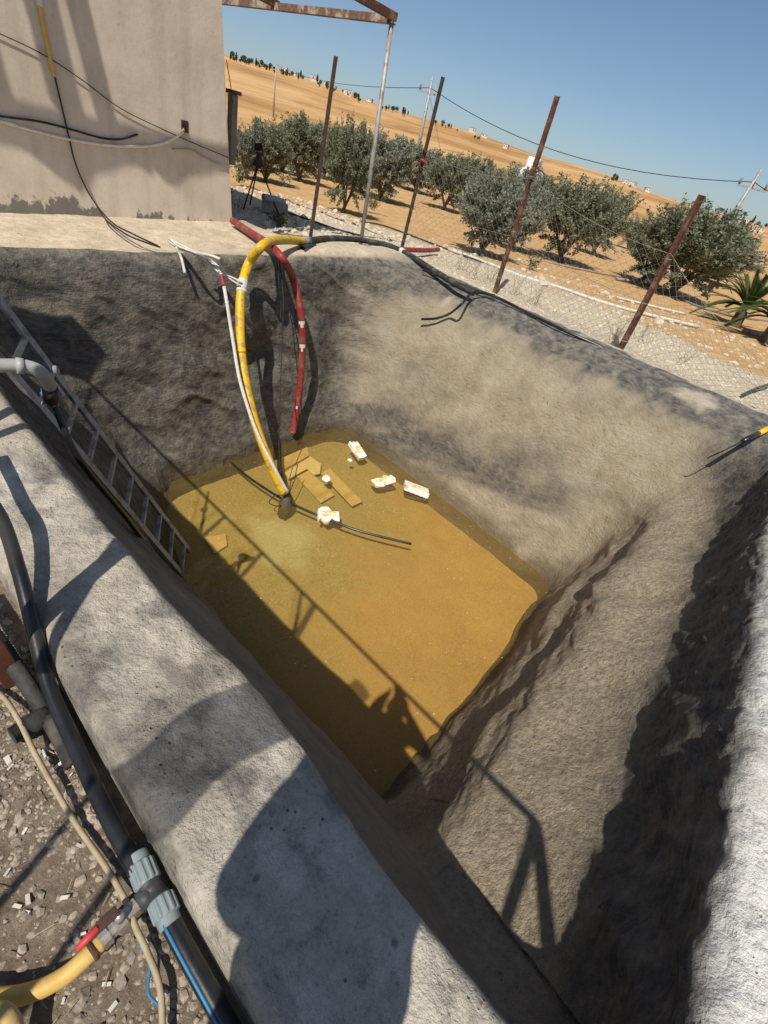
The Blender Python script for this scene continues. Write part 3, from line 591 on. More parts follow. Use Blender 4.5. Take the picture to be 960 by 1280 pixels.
def build_building():
    lean = 0.10
    V = []; n = 40; k = 30
    # front wall as a gently uneven grid, then the side and back
    mb = MB()
    top = 4.3; W = 7.2; dep = 5.0
    def corner_s(z): return lean * z
    g = []
    for j in range(k + 1):
        z = -0.3 + (top + 0.3) * j / k
        for i in range(n + 1):
            s = corner_s(max(z, 0)) + (W - corner_s(max(z, 0))) * i / n
            p = wl(s, z); p[:2] -= WN * 0.012 * float(fbm(np.array([[s * 0.9, z * 0.9, 2.0]]), 3)[0]); g.append(p)
    f = [(j * (n + 1) + i, j * (n + 1) + i + 1, (j + 1) * (n + 1) + i + 1, (j + 1) * (n + 1) + i) for j in range(k) for i in range(n)]
    b0 = len(g)
    for z in (-0.3, top): 
        g.append(wl(corner_s(max(z, 0)), z, -dep)); g.append(wl(W, z, -dep))
    c00 = 0; c10 = n; c01 = k * (n + 1); c11 = c01 + n
    f += [(c00, c01, b0 + 2, b0), (c10, b0 + 1, b0 + 3, c11), (b0, b0 + 2, b0 + 3, b0 + 1)]
    f += [(c00, c01, b0 + 2, b0)]
    w = link('wall', np.array(g) - np.array([WP1[0], WP1[1], 0]), f[:-1], wall_mat(), bld, False)
    m2 = MB(); c = wl(W / 2 + 0.1, top + 0.07, -dep / 2) - np.array([WP1[0], WP1[1], 0])
    rot = np.array([[WU[0], WN[0], 0], [WU[1], WN[1], 0], [0, 0, 1]]); m2.box(c, (W + 0.3, dep + 0.3, 0.14), rot); m2.build('roof', M['block'], bld)
build_building()
# weathered cabinet fixed to the side wall of the building
p = aty(290, 160, 7.95); cb = empty('wall_cabinet', (p[0], p[1], p[2] - 0.45), 'dark weathered cabinet fixed beside the building corner', 'cabinet')
mb = MB(); mb.box((0, 0, 0.42), (0.10, 0.12, 0.84)); mb.build('body', M['boxgrey'], cb, bevel=0.01)
mb = MB(); mb.box((0.01, 0, 0.865), (0.15, 0.17, 0.045)); mb.build('lid', M['rust'], cb)

# canopy of steel rafters over the terrace, with a sagging shade cloth on its front beam
cz = 3.35; cD = 0.95
cn = empty('canopy_frame', tuple(wl(3.5, 0, 0.0)), 'steel rafter canopy with front beam over the terrace by the building wall', 'canopy')
c0 = np.array(cn.location)
def canopy():
    SX = SUN.x * WU[0] + SUN.y * WU[1]; SNn = SUN.x * WN[0] + SUN.y * WN[1]
    kx = SX / SNn; kz = -SUN.z / SNn
    zz = 0.80 + kz * cD                     # beam height so that its shadow meets the wall 0.6 m up
    def caster(X, D, z):                    # point D in front whose shadow lies at wall coordinate X
        s = (WP1[0] - X) / WU[0]; return wl(s + kx * D, z, D)
    for Xe, Xt, w in ((2.02, 1.72, 0.10), (2.62, 2.26, 0.16), (3.02, 2.52, 0.12), (4.9, 4.6, 0.1)):
        e = caster(Xe, cD, zz); t = caster(Xt, 0.12, 0.12 * kz + 1.9)
        t2 = e + (t - e) * 1.15; t2[2] = zz + 0.05; e2 = e - (t - e) * 0.02
        mb = MB(); mb.bar(e - c0, t2 - c0, w, 0.06); mb.build('rafter', M['beam'], cn)
    a = caster(0.2, cD, zz); b = caster(5.6, cD, zz); mb = MB(); mb.bar(a - c0, b - c0, 0.05, 0.08); mb.build('front_beam', M['beam'], cn)
    for q in (a,): 
        mb = MB(); mb.bar((q[0], q[1], -0.1) - c0, q - c0, 0.05); mb.build('post', M['galv'], cn)
    # cloth
    V = []; n = 120
    for i in range(n + 1):
        X = 0.6 + 4.2 * i / n; w = X * 2.6; lo = 0.20 + 0.07 * math.sin(w * 1.3) + 0.10 * abs(math.sin(w * 0.55 + 0.8)) + 0.05 * math.sin(w * 4.1)
        if 2.55 < X < 3.5: lo += 0.10
        if X > 3.75: lo *= max(0.25, 1 - (X - 3.75) * 1.2)
        e = caster(X, cD + 0.05, zz)
        for k in range(5): V.append(e - c0 - np.array([0, 0, lo * k / 4 - 0.06]) + np.array([*(WN * 0.03 * math.sin(w * 2 + k)), 0]))
    f = [(i * 5 + k, i * 5 + k + 1, (i + 1) * 5 + k + 1, (i + 1) * 5 + k) for i in range(n) for k in range(4)]
    o = link('shade_cloth', np.array(V) + c0, f, M['strap']); o.modifiers.new('s', 'SOLIDIFY').thickness = 0.006
    tag(o, 'sagging pale shade cloth bunched along the canopy front beam', 'cloth')
canopy()

# =================================================================== ladder
def ladder():
    root = empty('ladder', (1.85, 3.45, -2.5), 'long dull aluminium ladder leaning into the pool against the shaded wall', 'ladder')
    d = np.array([-0.405, 0.02, 0.91]); d /= np.linalg.norm(d); y = np.array([0.60, 0.80, 0]); y -= d * (y @ d); y /= np.linalg.norm(y)
    nrm = np.cross(d, y)
    L_ = 3.35; W = 0.185
    for s in (-1, 1):
        mb = MB(); mb.bar(y * W * s, y * W * s + d * L_, 0.026, 0.062, up=y); mb.build('rail', M['ladder'], root, bevel=0.003)
    for k in range(12):
        c = d * (0.14 + 0.272 * k); mb = MB(); mb.bar(c - y * W, c + y * W, 0.034, 0.026, up=d); mb.build('rung', M['ladder'], root, bevel=0.004)
    c = d * 2.32 + y * W; v, f = tube_geo(np.array([c - nrm * 0.03, c + nrm * 0.045]), 0.032, 14); link('pulley', v, f, M['greypvc'], root)
ladder()

# =================================================================== pipes along the near-left rim
def couple(mb_pts, r, name, parent, mat, ribs=12):
    a, b = np.array(mb_pts[0]), np.array(mb_pts[1]); t = b - a; l = np.linalg.norm(t); t /= l; u = np.cross(t, (0, 0, 1.0)); u /= np.linalg.norm(u); w = np.cross(t, u); n = ribs * 4
    st_ = [(0, .80, 0), (.03, .86, 0), (.30, .88, 0), (.33, .98, .3), (.36, 1.0, 1), (.92, 1.0, 1), (.97, .96, .4), (1.0, .86, 0)]; V = []
    for q, rr, kn in st_:
        for k in range(n):
            an = 2 * math.pi * k / n; rad_ = r * (rr + (0.09 * kn if k % 4 in (0, 1) else 0)); V.append(a + t * l * q + (u * math.cos(an) + w * math.sin(an)) * rad_)
    f = [(i * n + k, i * n + (k + 1) % n, (i + 1) * n + (k + 1) % n, (i + 1) * n + k) for i in range(len(st_) - 1) for k in range(n)] + [tuple(range(n))[::-1], tuple((len(st_) - 1) * n + k for k in range(n))]
    return link(name, V, f, mat, parent, False)
zc = GZ + 0.03
mp_ = empty('supply_pipe', tuple(onz(190, 1110, GZ)), 'thick black pipe with pale blue-grey couplings lying along the rim foot', 'pipe')
o0 = np.array(mp_.location)
top_pts = [onz(-70, 530, 0.22), onz(-40, 590, 0.20), onz(0, 645, 0.15), onz(24, 715, 0.08), onz(42, 785, 0.0), onz(62, 860, zc + 0.03), onz(95, 935, zc), onz(130, 1010, zc), onz(172, 1090, zc)]
tube('pipe', np.array(top_pts) - o0, 0.0205, M['blackpe'], mp_, 10, 18)
low = [onz(212, 1150, zc), onz(236, 1195, zc), onz(300, 1310, zc - 0.01), onz(360, 1420, zc - 0.02)]
lp = tube('pipe', np.array(low) - o0, 0.0215, M['blackpe'], mp_, 6, 18)
P = catmull(low, 6); off = np.array([-0.0145, -0.004, 0.0170]); v, f = tube_geo(P + off - o0, 0.0036, 6); link('blue_stripe', v, f, M['blue'], lp)
couple((onz(171, 1068, zc) - o0, onz(186, 1106, zc) - o0), 0.0275, 'compression_nut', mp_, M['fitting'])
couple((onz(214, 1158, zc) - o0, onz(200, 1122, zc) - o0), 0.0275, 'compression_nut', mp_, M['fitting'])
T1 = onz(183, 1100, zc); T2 = onz(203, 1130, zc)
v, f = tube_geo(np.array([T1, T1 + (T2 - T1) * 0.3, T1 + (T2 - T1) * 0.31, T1 + (T2 - T1) * 0.72, T1 + (T2 - T1) * 0.73, T2]) - o0, np.array([0.025, 0.025, 0.023, 0.023, 0.025, 0.025]), 18); tee = link('tee_body', v, f, M['teebody'], mp_)
Tm = (T1 + T2) / 2; Tb = onz(172, 1130, zc); v, f = tube_geo(np.array([Tm, Tb]) - o0, 0.021, 16); link('branch', v, f, M['teebody'], tee)
# ball valve with red handle
vb = empty('ball_valve', tuple(onz(150, 1150, GZ)), 'metal ball valve with a red lever beside the tee fitting', 'valve'); vo_ = np.array(vb.location)
A = onz(174, 1129, zc); B = onz(122, 1182, zc); t = B - A
prof = [(0, .018), (.05, .025), (.18, .025), (.2, .02), (.32, .02), (.36, .028), (.58, .028), (.62, .019), (.7, .019), (.74, .025), (.92, .025), (.95, .018), (1.0, .018)]
v, f = tube_geo(np.array([A + t * q for q, _ in prof]) - vo_, np.array([r * 0.82 for _, r in prof]), 8); link('valve_body', v, f, M['steel'], vb, False)
S0 = A + t * 0.45 + np.array([0, 0, 0.02]); v, f = tube_geo(np.array([S0, S0 + np.array([0, 0, 0.03])]) - vo_, 0.010, 10); link('stem', v, f, M['steel'], vb)
h1 = onz(147, 1137, zc + 0.055); h2 = onz(122, 1160, zc + 0.058); h3 = onz(97, 1186, zc + 0.05)
mb = MB(); mb.bar(h1 - vo_, h2 - vo_, 0.022, 0.006); mb.build('lever', M['darkrust'], vb, bevel=0.002)
mb = MB(); mb.tube(np.array([h2 - (h3 - h2) * 0.05, h2, h3, h3 + (h3 - h2) * 0.04]) - vo_, np.array([0.005, 0.0085, 0.007, 0.004]), 10); mb.build('red_grip', M['redgrip'], vb, True)
yh = empty('yellow_hose', tuple(onz(70, 1225, GZ)), 'dusty ochre-yellow hose clamped to the ball valve', 'hose'); y0 = np.array(yh.location)
pts = [onz(126, 1178, zc), onz(108, 1196, zc), onz(80, 1220, zc - 0.01), onz(45, 1238, zc - 0.012), onz(5, 1247, zc - 0.012), onz(-50, 1245, zc - 0.012), onz(-120, 1225, zc - .012)]
tube('hose', np.array(pts) - y0, 0.0175, M['ochre'], yh, 8, 16)
c1 = onz(119, 1186, zc); c2 = onz(113, 1192, zc); v, f = tube_geo(np.array([c1, c2]) - y0, 0.0205, 18); link('hose_clamp', v, f, M['rust'], yh)
pts = [onz(-60, 1300, zc - .01), onz(-12, 1268, zc + 0.03), onz(10, 1275, zc + .03), onz(20, 1310, zc), onz(30, 1360, zc)]
tag(tube('yellow_hose', pts, 0.018, M['ochre'], None, 8, 14), 'second ochre-yellow hose bend at the bottom left on the gravel', 'hose')
pts = [onz(-40, 845, GZ + .02), onz(0, 868, GZ + .03), onz(22, 898, GZ + .05), onz(48, 950, GZ + .03), onz(90, 1022, GZ + .02), onz(135, 1088, GZ + .02), onz(158, 1128, GZ + 0.03), onz(170, 1160, GZ + 0.03), onz(184, 1190, GZ + .02), onz(200, 1235, GZ + .02), onz(203, 1300, GZ + .02), onz(200, 1370, GZ + .015)]
tag(tube('thin_hose', pts, 0.0066, M['tanhose'], None, 10, 10), 'thin tan hose running over the gravel beside the black pipe', 'hose')
pts = [onz(-60, 735, 0.02), onz(-10, 792, -0.03), onz(22, 838, -0.06), onz(50, 880, zc - .0), onz(72, 915, zc - 0.012), onz(92, 955, zc - 0.03)]
def ribbed(pts, r, per=30, amp=0.06):
    P = catmull(pts, per); rr = r * (1 + amp * np.cos(np.arange(len(P)) * math.pi)); return P, rr
P, rr = ribbed(pts, 0.022); v, f = tube_geo(P, rr, 14); tag(link('ribbed_hose', v, f, M['blackdusty']), 'dusty black ribbed hose slipping under the supply pipe', 'hose')
# drain stub with an open mouth
a = onz(60, 893, GZ + 0.02); b = onz(27, 913, GZ + 0.025); tag(tube('drain_stub', [a, (a + b) / 2, b], 0.030, M['blackdusty'], None, 2, 18, True), 'short dark pipe stub with open mouth in the gravel', 'pipe')
# twine / blue string scraps
tag(tube('twine', wob([onz(176, 1178, GZ + .02), onz(186, 1205, GZ + .02), onz(190, 1240, GZ + .02), onz(204, 1262, GZ + .02), onz(198, 1290, GZ + .02)], 0.006, 3), 0.003, M['blue'], None, 8, 6), 'frayed blue twine lying across the gravel near the valve', 'twine')

# rusty fence posts standing along the outside of the left rim, joined by a top rail and wire mesh
rf = empty('side_fence', (0.03, 1.12, GZ), 'rusty red steel fence post and rail along the near rim of the pool', 'fence'); r0 = np.array(rf.location)
RZt = 1.46; RXt = -0.075
pb = onz(32, 842, GZ)
mb = MB(); mb.bar(np.array([pb[0] - 0.02, pb[1], GZ - 0.1]) - r0, np.array([RXt - 0.02, pb[1] + 0.02, RZt]) - r0, 0.055, 0.05, up=(0, 1, 0)); mb.build('post', M['redsteel'], rf, bevel=0.003)
for Y in (2.15, 2.92, 4.4):
    mb = MB(); mb.bar(np.array([0.03, Y, GZ - 0.1]) - r0, np.array([RXt, Y + 0.0, RZt]) - r0, 0.04, 0.04, up=(0, 1, 0)); mb.build('post', M['redsteel'], rf)
for (ya, yb, zb) in ((1.42, 1.60, 0.85),):
    mb = MB(); mb.bar(np.array([RXt, ya, RZt]) - r0, np.array([-0.3, yb - .7, 0.6]) - r0, 0.03, 0.03); mb.build('brace', M['rust'], rf)
mb = MB(); mb.tube([np.array([RXt, 4.4, RZt]) - r0, np.array([RXt, -0.86, RZt]) - r0], 0.017, 10); mb.build('top_rail', M['redsteel'], rf, True)
for tx, ty in ((-0.42, -1.28), (-0.24, -0.70)):
    mb = MB(); mb.bar(np.array([RXt, -0.86, RZt]) - r0, np.array([tx, ty, GZ]) - r0, 0.036, 0.036, up=(0, 1, 0)); mb.build('end_leg', M['redsteel'], rf)
# net of fine wire on the fence beside the photographer
def chain(p00, p10, p01, p11, cell, r, bulge=0.0, seed=0, sag=0.0):
    """diamond wire between four corners: bottom a, bottom b, top a, top b"""
    p00, p10, p01, p11 = map(lambda q: np.array(q, float), (p00, p10, p01, p11)); w = np.linalg.norm(p10 - p00); h = np.linalg.norm(p01 - p00)
    nrm = np.cross(p10 - p00, p01 - p00); nrm /= np.linalg.norm(nrm); mb = MB(); g = np.random.RandomState(seed)
    def S(u, v):
        a = p00 + (p10 - p00) * u; b = p01 + (p11 - p01) * u; q = a + (b - a) * v
        return q + nrm * bulge * math.sin(u * 5 + v * 3 + seed) - np.array([0, 0, sag * 4 * u * (1 - u) * v])
    n = int((w + h) / cell)
    for sgn in (1, -1):
        for i in range(n + 1):
            x0 = i * cell - (h if sgn == 1 else 0); pts = []
            for k in range(9):
                yy = h * k / 8; x = x0 + sgn * yy
                if -1e-6 <= x <= w + 1e-6: pts.append(S(x / w, yy / h))
            # clip ends
            lo = max(0.0, -x0) if sgn == 1 else max(0.0, x0 - w); hi = min(h, w - x0) if sgn == 1 else min(h, x0)
            if hi - lo < cell * 0.4: continue
            pts = [S(np.clip((x0 + sgn * yy) / w, 0, 1), yy / h) for yy in np.linspace(lo, hi, 7)]
            mb.tube(wob(pts, 0.003, i + seed), r, 3, False)
    return mb
# =================================================================== gooseneck and hose behind the ladder
gn = empty('gooseneck_pipe', tuple(onz(0, 458, 0.24)), 'grey plastic gooseneck pipe with blue collar bending down over the rim', 'pipe'); g0 = np.array(gn.location)
pts = [onz(-90, 470, 0.27), onz(-40, 458, 0.25), onz(0, 457, 0.24), onz(32, 458, 0.23), onz(50, 465, 0.20), onz(60, 478, 0.13), onz(63, 490, 0.06)]
tube('pipe', np.array(pts) - g0, 0.030, M['greypvc'], gn, 10, 18)
a = onz(20, 457, 0.235); b = onz(30, 458, 0.231); v, f = tube_geo(np.array([a, b]) - g0, 0.036, 18); link('socket', v, f, M['greypvc'], gn)
a = onz(62, 484, 0.10); b = onz(64, 500, 0.0); v, f = tube_geo(np.array([a, b]) - g0, 0.033, 18); link('reducer', v, f, M['darkrust'], gn)
couple((onz(63, 487, 0.07) - g0, onz(65, 500, -0.03) - g0), 0.042, 'blue_collar', gn, M['collar'])
pts = [onz(65, 500, -0.04), np.array([0.75, 2.55, -0.35]), np.array([0.98, 2.62, -0.9]), np.array([1.22, 2.75, -1.5]), np.array([1.55, 2.95, -2.2]), np.array([1.75, 3.1, -2.56])]
tag(tube('drop_hose', pts, 0.017, M['blackpe'], None, 10, 10), 'black hose dropping from the gooseneck behind the ladder', 'hose')

# =================================================================== hoses at the head of the pool
yl = [onz(379, 302, 0.10), onz(362, 300, 0.15), onz(342, 301, 0.19), onz(326, 309, 0.17), aty(311, 330, 5.26), aty(302, 362, 5.06), aty(300, 405, 4.88), aty(304, 460, 4.62), aty(318, 525, 4.26), aty(338, 580, 3.94), aty(355, 617, 3.74)]
yhose = empty('suction_hose', tuple(yl[0]), 'bright yellow hose arching over the rim down to the pump', 'hose'); y0 = np.array(yl[0])
tube('hose', np.array(yl) - y0, 0.053, M['yellow'], yhose, 10, 20)
for q in (4.35, 6.6):
    P = catmull(yl, 10); i = int(q * 10); v, f = tube_geo(P[i:i + 2] - y0, 0.0555, 20); link('hose_band', v, f, M['yellow'], yhose)
a = onz(377, 302, .10); b = onz(386, 301, .10); v, f = tube_geo(np.array([a, b]) - y0, 0.058, 18); link('clamp', v, f, M['galv'], yhose)
bl = [onz(384, 301, .10), onz(415, 298, .10), onz(450, 300, .09), onz(485, 307, .08), onz(510, 318, .07), onz(540, 337, .06), onz(570, 355, .06), onz(592, 366, .05)]
P, rr = ribbed(bl, 0.043, 26, 0.05); v, f = tube_geo(P, rr, 14); bh = tag(link('delivery_hose', v, f, M['blackdusty']), 'black ribbed hose lying along the rim corner from the yellow hose', 'hose')
a = onz(501, 313, .075); b = onz(504, 315, .073); tag(link('hose_tie', *tube_geo(np.array([a, b]), 0.052, 16), M['white']), 'white tie round the black ribbed hose at the rim corner', 'tie')
pr = [onz(529, 338, 0.03), onz(575, 356, 0.03), onz(622, 373, 0.03), onz(665, 393, 0.025), onz(705, 413, 0.02), onz(760, 437, -0.02), onz(790, 452, -.06)]
tag(tube('thin_pipe', wob(pr, 0.01, 5), 0.019, M['blackpe'], None, 8, 10), 'thin black pipe lying along the top of the far rim', 'pipe')
pr = [onz(618, 369, 0.035), onz(600, 366, 0.04), onz(588, 368, 0.03), onz(577, 380, -0.06), atx(562, 392, 6.12), atx(545, 398, 6.05), atx(527, 399, 6.0)]
tag(tube('pipe_offcut', pr, 0.017, M['blackpe'], None, 8, 10), 'short black pipe end curling down over the far rim', 'pipe')
rd = [onz(291, 276, .08), onz(312, 290, .09), onz(334, 304, .11), onz(352, 322, .10), aty(366, 348, 5.22), aty(375, 385, 5.06), aty(378, 425, 4.99), aty(376, 470, 4.95), aty(371, 510, 4.92), aty(366, 540, 4.88)]
rh = empty('red_hose', tuple(rd[0]), 'dull red hose hanging over the back wall of the pool', 'hose'); r1 = np.array(rd[0])
tube('hose', np.array(rd) - r1, 0.046, M['redhose'], rh, 10, 18, True)
P = catmull(rd, 10)
for i0, i1 in ((54, 56), (61, 63), (79, 80)):
    v, f = tube_geo(P[i0:i1 + 1] - r1, 0.0478, 24, False); ax = P[(i0 + i1) // 2] - r1; tv = CAM - r1 - ax; tv /= np.linalg.norm(tv)
    f = [q for q in f if ((sum(v[k_] for k_ in q) / 4 - ax) @ tv) > 0.036]; link('printed_label', v, f, M['strap'], rh)
# red pipe lying behind the corner, with a black end
rp = empty('red_pipe', tuple(aty(395, 309, 6.4)), 'faded red pipe lying on the gravel behind the rim corner', 'pipe'); q0 = np.array(rp.location)
pts = [onz(396, 309, 0.02), onz(440, 309, 0.0), onz(490, 311, -0.02), onz(530, 313, -0.05), onz(548, 312, -.06)]
tube('pipe', np.array(pts) - q0, 0.042, M['redhose'], rp, 6, 14)
for px in (412,):
    v, f = tube_geo(np.array([onz(px, 309, 0.015), onz(px + 6, 309, 0.015)]) - q0, 0.046, 14); link('label_band', v, f, M['strap'], rp)
a = onz(392, 309, 0.03); b = onz(377, 312, 0.04); tag(tube('pipe_elbow', [a, (a + b) / 2, b], 0.055, M['blackpe'], None, 2, 16, True), 'open black pipe end beside the yellow hose coupling', 'pipe')
# straps
st = empty('rope_bundle', tuple(onz(215, 305, 0.02)), 'bundle of dirty white rope knotted over the rim to the yellow hose', 'rope'); s0 = np.array(st.location)
def strand(pts, r, seed, mat=M['strap'], name='strand', par=st, org=s0): return tube(name, np.array(wob(pts, 0.012, seed)) - org, r, mat, par, 8, 7)
B_ = [onz(212, 303, .05), onz(224, 311, .06), onz(245, 319, .06), aty(262, 330, 5.24), aty(275, 341, 5.16)]
for k in range(5): strand([p + np.array([0, 0, 0.012 * k - 0.01]) for p in B_], 0.011, k + 20)
strand([onz(248, 316, .06), onz(262, 318, .06), onz(276, 323, .06)], 0.016, 31)
strand([aty(275, 341, 5.14), aty(290, 348, 5.10), aty(303, 354, 5.04)], 0.012, 32); strand([aty(273, 339, 5.14), aty(288, 350, 5.10), aty(299, 357, 5.04)], 0.010, 33)
strand([onz(220, 310, .06), aty(226, 322, 5.30), aty(230, 341, 5.22)], 0.015, 34)
for k in range(4):
    P = catmull(yl, 10); i = 47 + k; v, f = tube_geo(P[i:i + 2] - s0, 0.0585, 18); link('knot_turn', v, f, M['strap'], st)
ws = empty('lifting_strap', tuple(aty(276, 343, 5.26)), 'flat white webbing strap running down beside the yellow hose to the pump', 'strap'); w0 = np.array(ws.location)
pl = catmull([aty(277, 343, 5.10), aty(283, 375, 4.94), aty(291, 425, 4.72), aty(301, 480, 4.42), aty(321, 540, 4.08), aty(343, 585, 3.82), aty(360, 616, 3.68)], 8)
def ribbon(P, w, dirv, t=0.004):
    mb = MB(); d = np.array(dirv, float); V = []
    for p in P: V += [p - d * w / 2, p + d * w / 2]
    f = [(2 * i, 2 * i + 1, 2 * i + 3, 2 * i + 2) for i in range(len(P) - 1)]; mb.add(V, f); return mb
o = ribbon(pl[4:] - w0, 0.036, (0.92, -0.25, 0.3)).build('webbing', M['strap'], ws, True); o.modifiers.new('s', 'SOLIDIFY').thickness = 0.004
o = ribbon(pl[:5] - w0, 0.04, (0.92, -0.25, 0.3)).build('red_end', M['redhose'], ws, True); o.modifiers.new('s', 'SOLIDIFY').thickness = 0.006
# pump
pc = onz(357, 630, WATER); pm = empty('submersible_pump', (pc[0], pc[1], FLOOR), 'small rusty submersible pump standing in the shallow water', 'pump')
v, f = tube_geo(np.array([(0, 0, 0), (0, 0, .04), (0, 0, .05), (0, 0, .22), (0, 0, .25), (0, 0, .3)]), np.array([.075, .075, .085, .085, .06, .05]), 18); link('casing', v, f, M['pump'], pm)
v, f = tube_geo(catmull([(0.05, 0, .28), (0.05, 0, .36), (0, 0, .40), (-.05, 0, .36), (-.05, 0, .28)], 6), 0.008, 8); link('handle', v, f, M['pump'], pm)
for a_ in range(3):
    an = a_ * 2.1; mb = MB(); mb.box((0.07 * math.cos(an), 0.07 * math.sin(an), 0.0), (0.04, 0.04, 0.03)); mb.build('foot', M['pump'], pm)
# power cables down to the pump
c_ = [aty(350, 322, 5.4), aty(353, 370, 5.08), aty(351, 430, 4.85), aty(350, 500, 4.5), aty(350, 560, 4.2), aty(352, 600, 3.95), aty(358, 622, 3.78)]
tag(tube('pump_cable', wob(c_, 0.012, 8), 0.007, M['cable'], None, 10, 7), 'thin black cable hanging straight down to the pump', 'cable')
c_ = [aty(346, 322, 5.4), aty(347, 350, 5.18), aty(349, 380, 5.1), aty(350, 400, 5.0)]
tag(tube('pump_cable', wob(c_, 0.012, 9), 0.006, M['cable'], None, 10, 7), 'short black cable loop hanging beside the straight pump cable', 'cable')
c_ = [onz(372, 580, WATER + .25), onz(366, 605, WATER + .1), onz(352, 632, WATER + 0.02), onz(337, 628, WATER + .02), onz(345, 618, WATER + .06), onz(356, 622, WATER + .12)]
tag(tube('slack_cable', wob(c_, 0.01, 4), 0.006, M['cable'], None, 8, 7), 'slack thin cable curling on the water round the pump', 'cable')
c_ = [aty(288, 578, 4.82), onz(310, 596, WATER + .02), onz(335, 613, WATER + .01), onz(357, 626, WATER + .012), onz(385, 639, WATER + .012), onz(410, 649, WATER + .012), onz(450, 664, WATER + .012), onz(514, 680, WATER + .014)]
tag(tube('floating_hose', c_, 0.016, M['blackpe'], None, 10, 10), 'thin black hose floating across the shallow water past the pump', 'hose')

# =================================================================== floating foam and sunken boards
def foam_tray(name, px, py, w, d, rz, tilt, roll, label, rows=2, cols=5, broken=0):
    c = onz(px, py, WATER); root = empty(name, (c[0], c[1], WATER + 0.02), label, 'foam', 'foam scraps floating in the pool')
    root.rotation_euler = (tilt, roll, rz)
    g = random.Random(int(px)); nx, ny, nz = 24, 12, 4; mb = MB(); V = []
    # slab with a scalloped outline
    def outline(u, v):
        x = (u - .5) * w; y = (v - .5) * d
        return x, y
    pts = []
    for i in range(cols * 2 + 1):     # near edge with teeth
        x = (i / (cols * 2) - .5) * w; y = -d / 2 - (0.018 if i % 2 else 0.0) + (g.uniform(-.03, .05) if broken else 0); pts.append((x, y))
    for i in range(7): pts.append((w / 2 - (i / 6) * w, d / 2 + (g.uniform(-.05, .03) if broken else g.uniform(-.004, .004))))
    th = 0.075; n = len(pts); V = [(x, y, -th / 2) for x, y in pts] + [(x, y, th / 2) for x, y in pts]
    f = [tuple(range(n))[::-1], tuple(range(n, 2 * n))] + [(i, (i + 1) % n, n + (i + 1) % n, n + i) for i in range(n)]
    link('slab', V, f, M['foam'], root, False).modifiers.new('b', 'BEVEL').width = 0.006
    root.children[0].modifiers['b'].limit_method = 'ANGLE'
    for j in range(rows):
        for i in range(cols):
            x = ((i + .5) / cols - .5) * w * .84; y = ((j + .5) / rows - .5) * d * .5
            mb = MB(); mb.box((x, y, th / 2 + 0.001), (w / cols * .55, 0.022, 0.012)); mb.build('slot_rim', M['yellowmark'], root, bevel=0.003)
    return root
foam_tray('foam_tray', 520, 613, 0.37, 0.25, R(-52), R(-14), R(8), 'largest foam tray, rectangular with toothed edge, nearest the sunlit wall', 2, 5)
foam_tray('foam_piece', 479, 603, 0.32, 0.19, R(-18), R(-16), R(-14), 'broken fan-shaped foam piece beside the largest foam tray', 2, 4, 1)
foam_tray('foam_piece', 410, 646, 0.27, 0.20, R(-35), R(10), R(6), 'foam piece resting on the floating black hose near the pump', 2, 3, 1)
foam_tray('foam_piece', 447, 565, 0.15, 0.32, R(-8), R(18), R(0), 'upright narrow foam piece closest to the back corner', 3, 1, 1)
for (px, py, r, lb) in ((437, 576, 0.035, 'tiny round foam crumb beside the narrow foam piece'), (408, 599, 0.062, 'fist-sized white foam lump floating over the sunken boards')):
    c = onz(px, py, WATER); bm = bmesh.new(); bmesh.ops.create_icosphere(bm, subdivisions=3, radius=r)
    for vv in bm.verts: vv.co *= 1 + 0.35 * mnoise.noise(vv.co * 22 + Vector((px, 0, 0))); vv.co.z *= 0.6
    me = bpy.data.meshes.new('foam_lump'); bm.to_mesh(me); bm.free(); me.materials.append(M['foam']); me.polygons.foreach_set('use_smooth', [True] * len(me.polygons))
    o = bpy.data.objects.new('foam_lump', me); col.objects.link(o); o.location = (c[0], c[1], WATER + 0.012); tag(o, lb, 'foam', 'foam scraps floating in the pool')
def board(pxs, label, mat, dz):
    z = FLOOR + 0.03 + dz; P = [onz(x, y, z) for x, y in pxs]; c = sum(P) / len(P); n = len(P)
    V = [p - c - np.array([0, 0, .006]) for p in P] + [p - c + np.array([0, 0, .006]) for p in P]
    f = [tuple(range(n)), tuple(range(n, 2 * n))[::-1]] + [(i, (i + 1) % n, n + (i + 1) % n, n + i) for i in range(n)]
    o = link('board', V, f, mat, None, False); o.location = tuple(c); tag(o, label, 'board', 'boards lying on the pool floor')
board([(352, 573), (384, 559), (386, 570), (352, 589)], 'short ochre board sunken closest to the back wall', M['board'], 0.0)
board([(356, 591), (388, 571), (401, 580), (400, 592), (392, 594), (384, 586), (361, 599)], 'bent pale board crossing over the two long sunken boards', M['board2'], 0.04)
board([(371, 596), (386, 588), (418, 619), (401, 629)], 'long sunken board on the pump side of its twin', M['board'], 0.01)
board([(401, 592), (412, 586), (453, 627), (440, 633)], 'long sunken board pointing at the floating foam pieces', M['board'], 0.025)
board([(255, 672), (282, 668), (284, 682), (268, 692)], 'small broken board sunken beside the ladder foot', M['board'], 0.0)

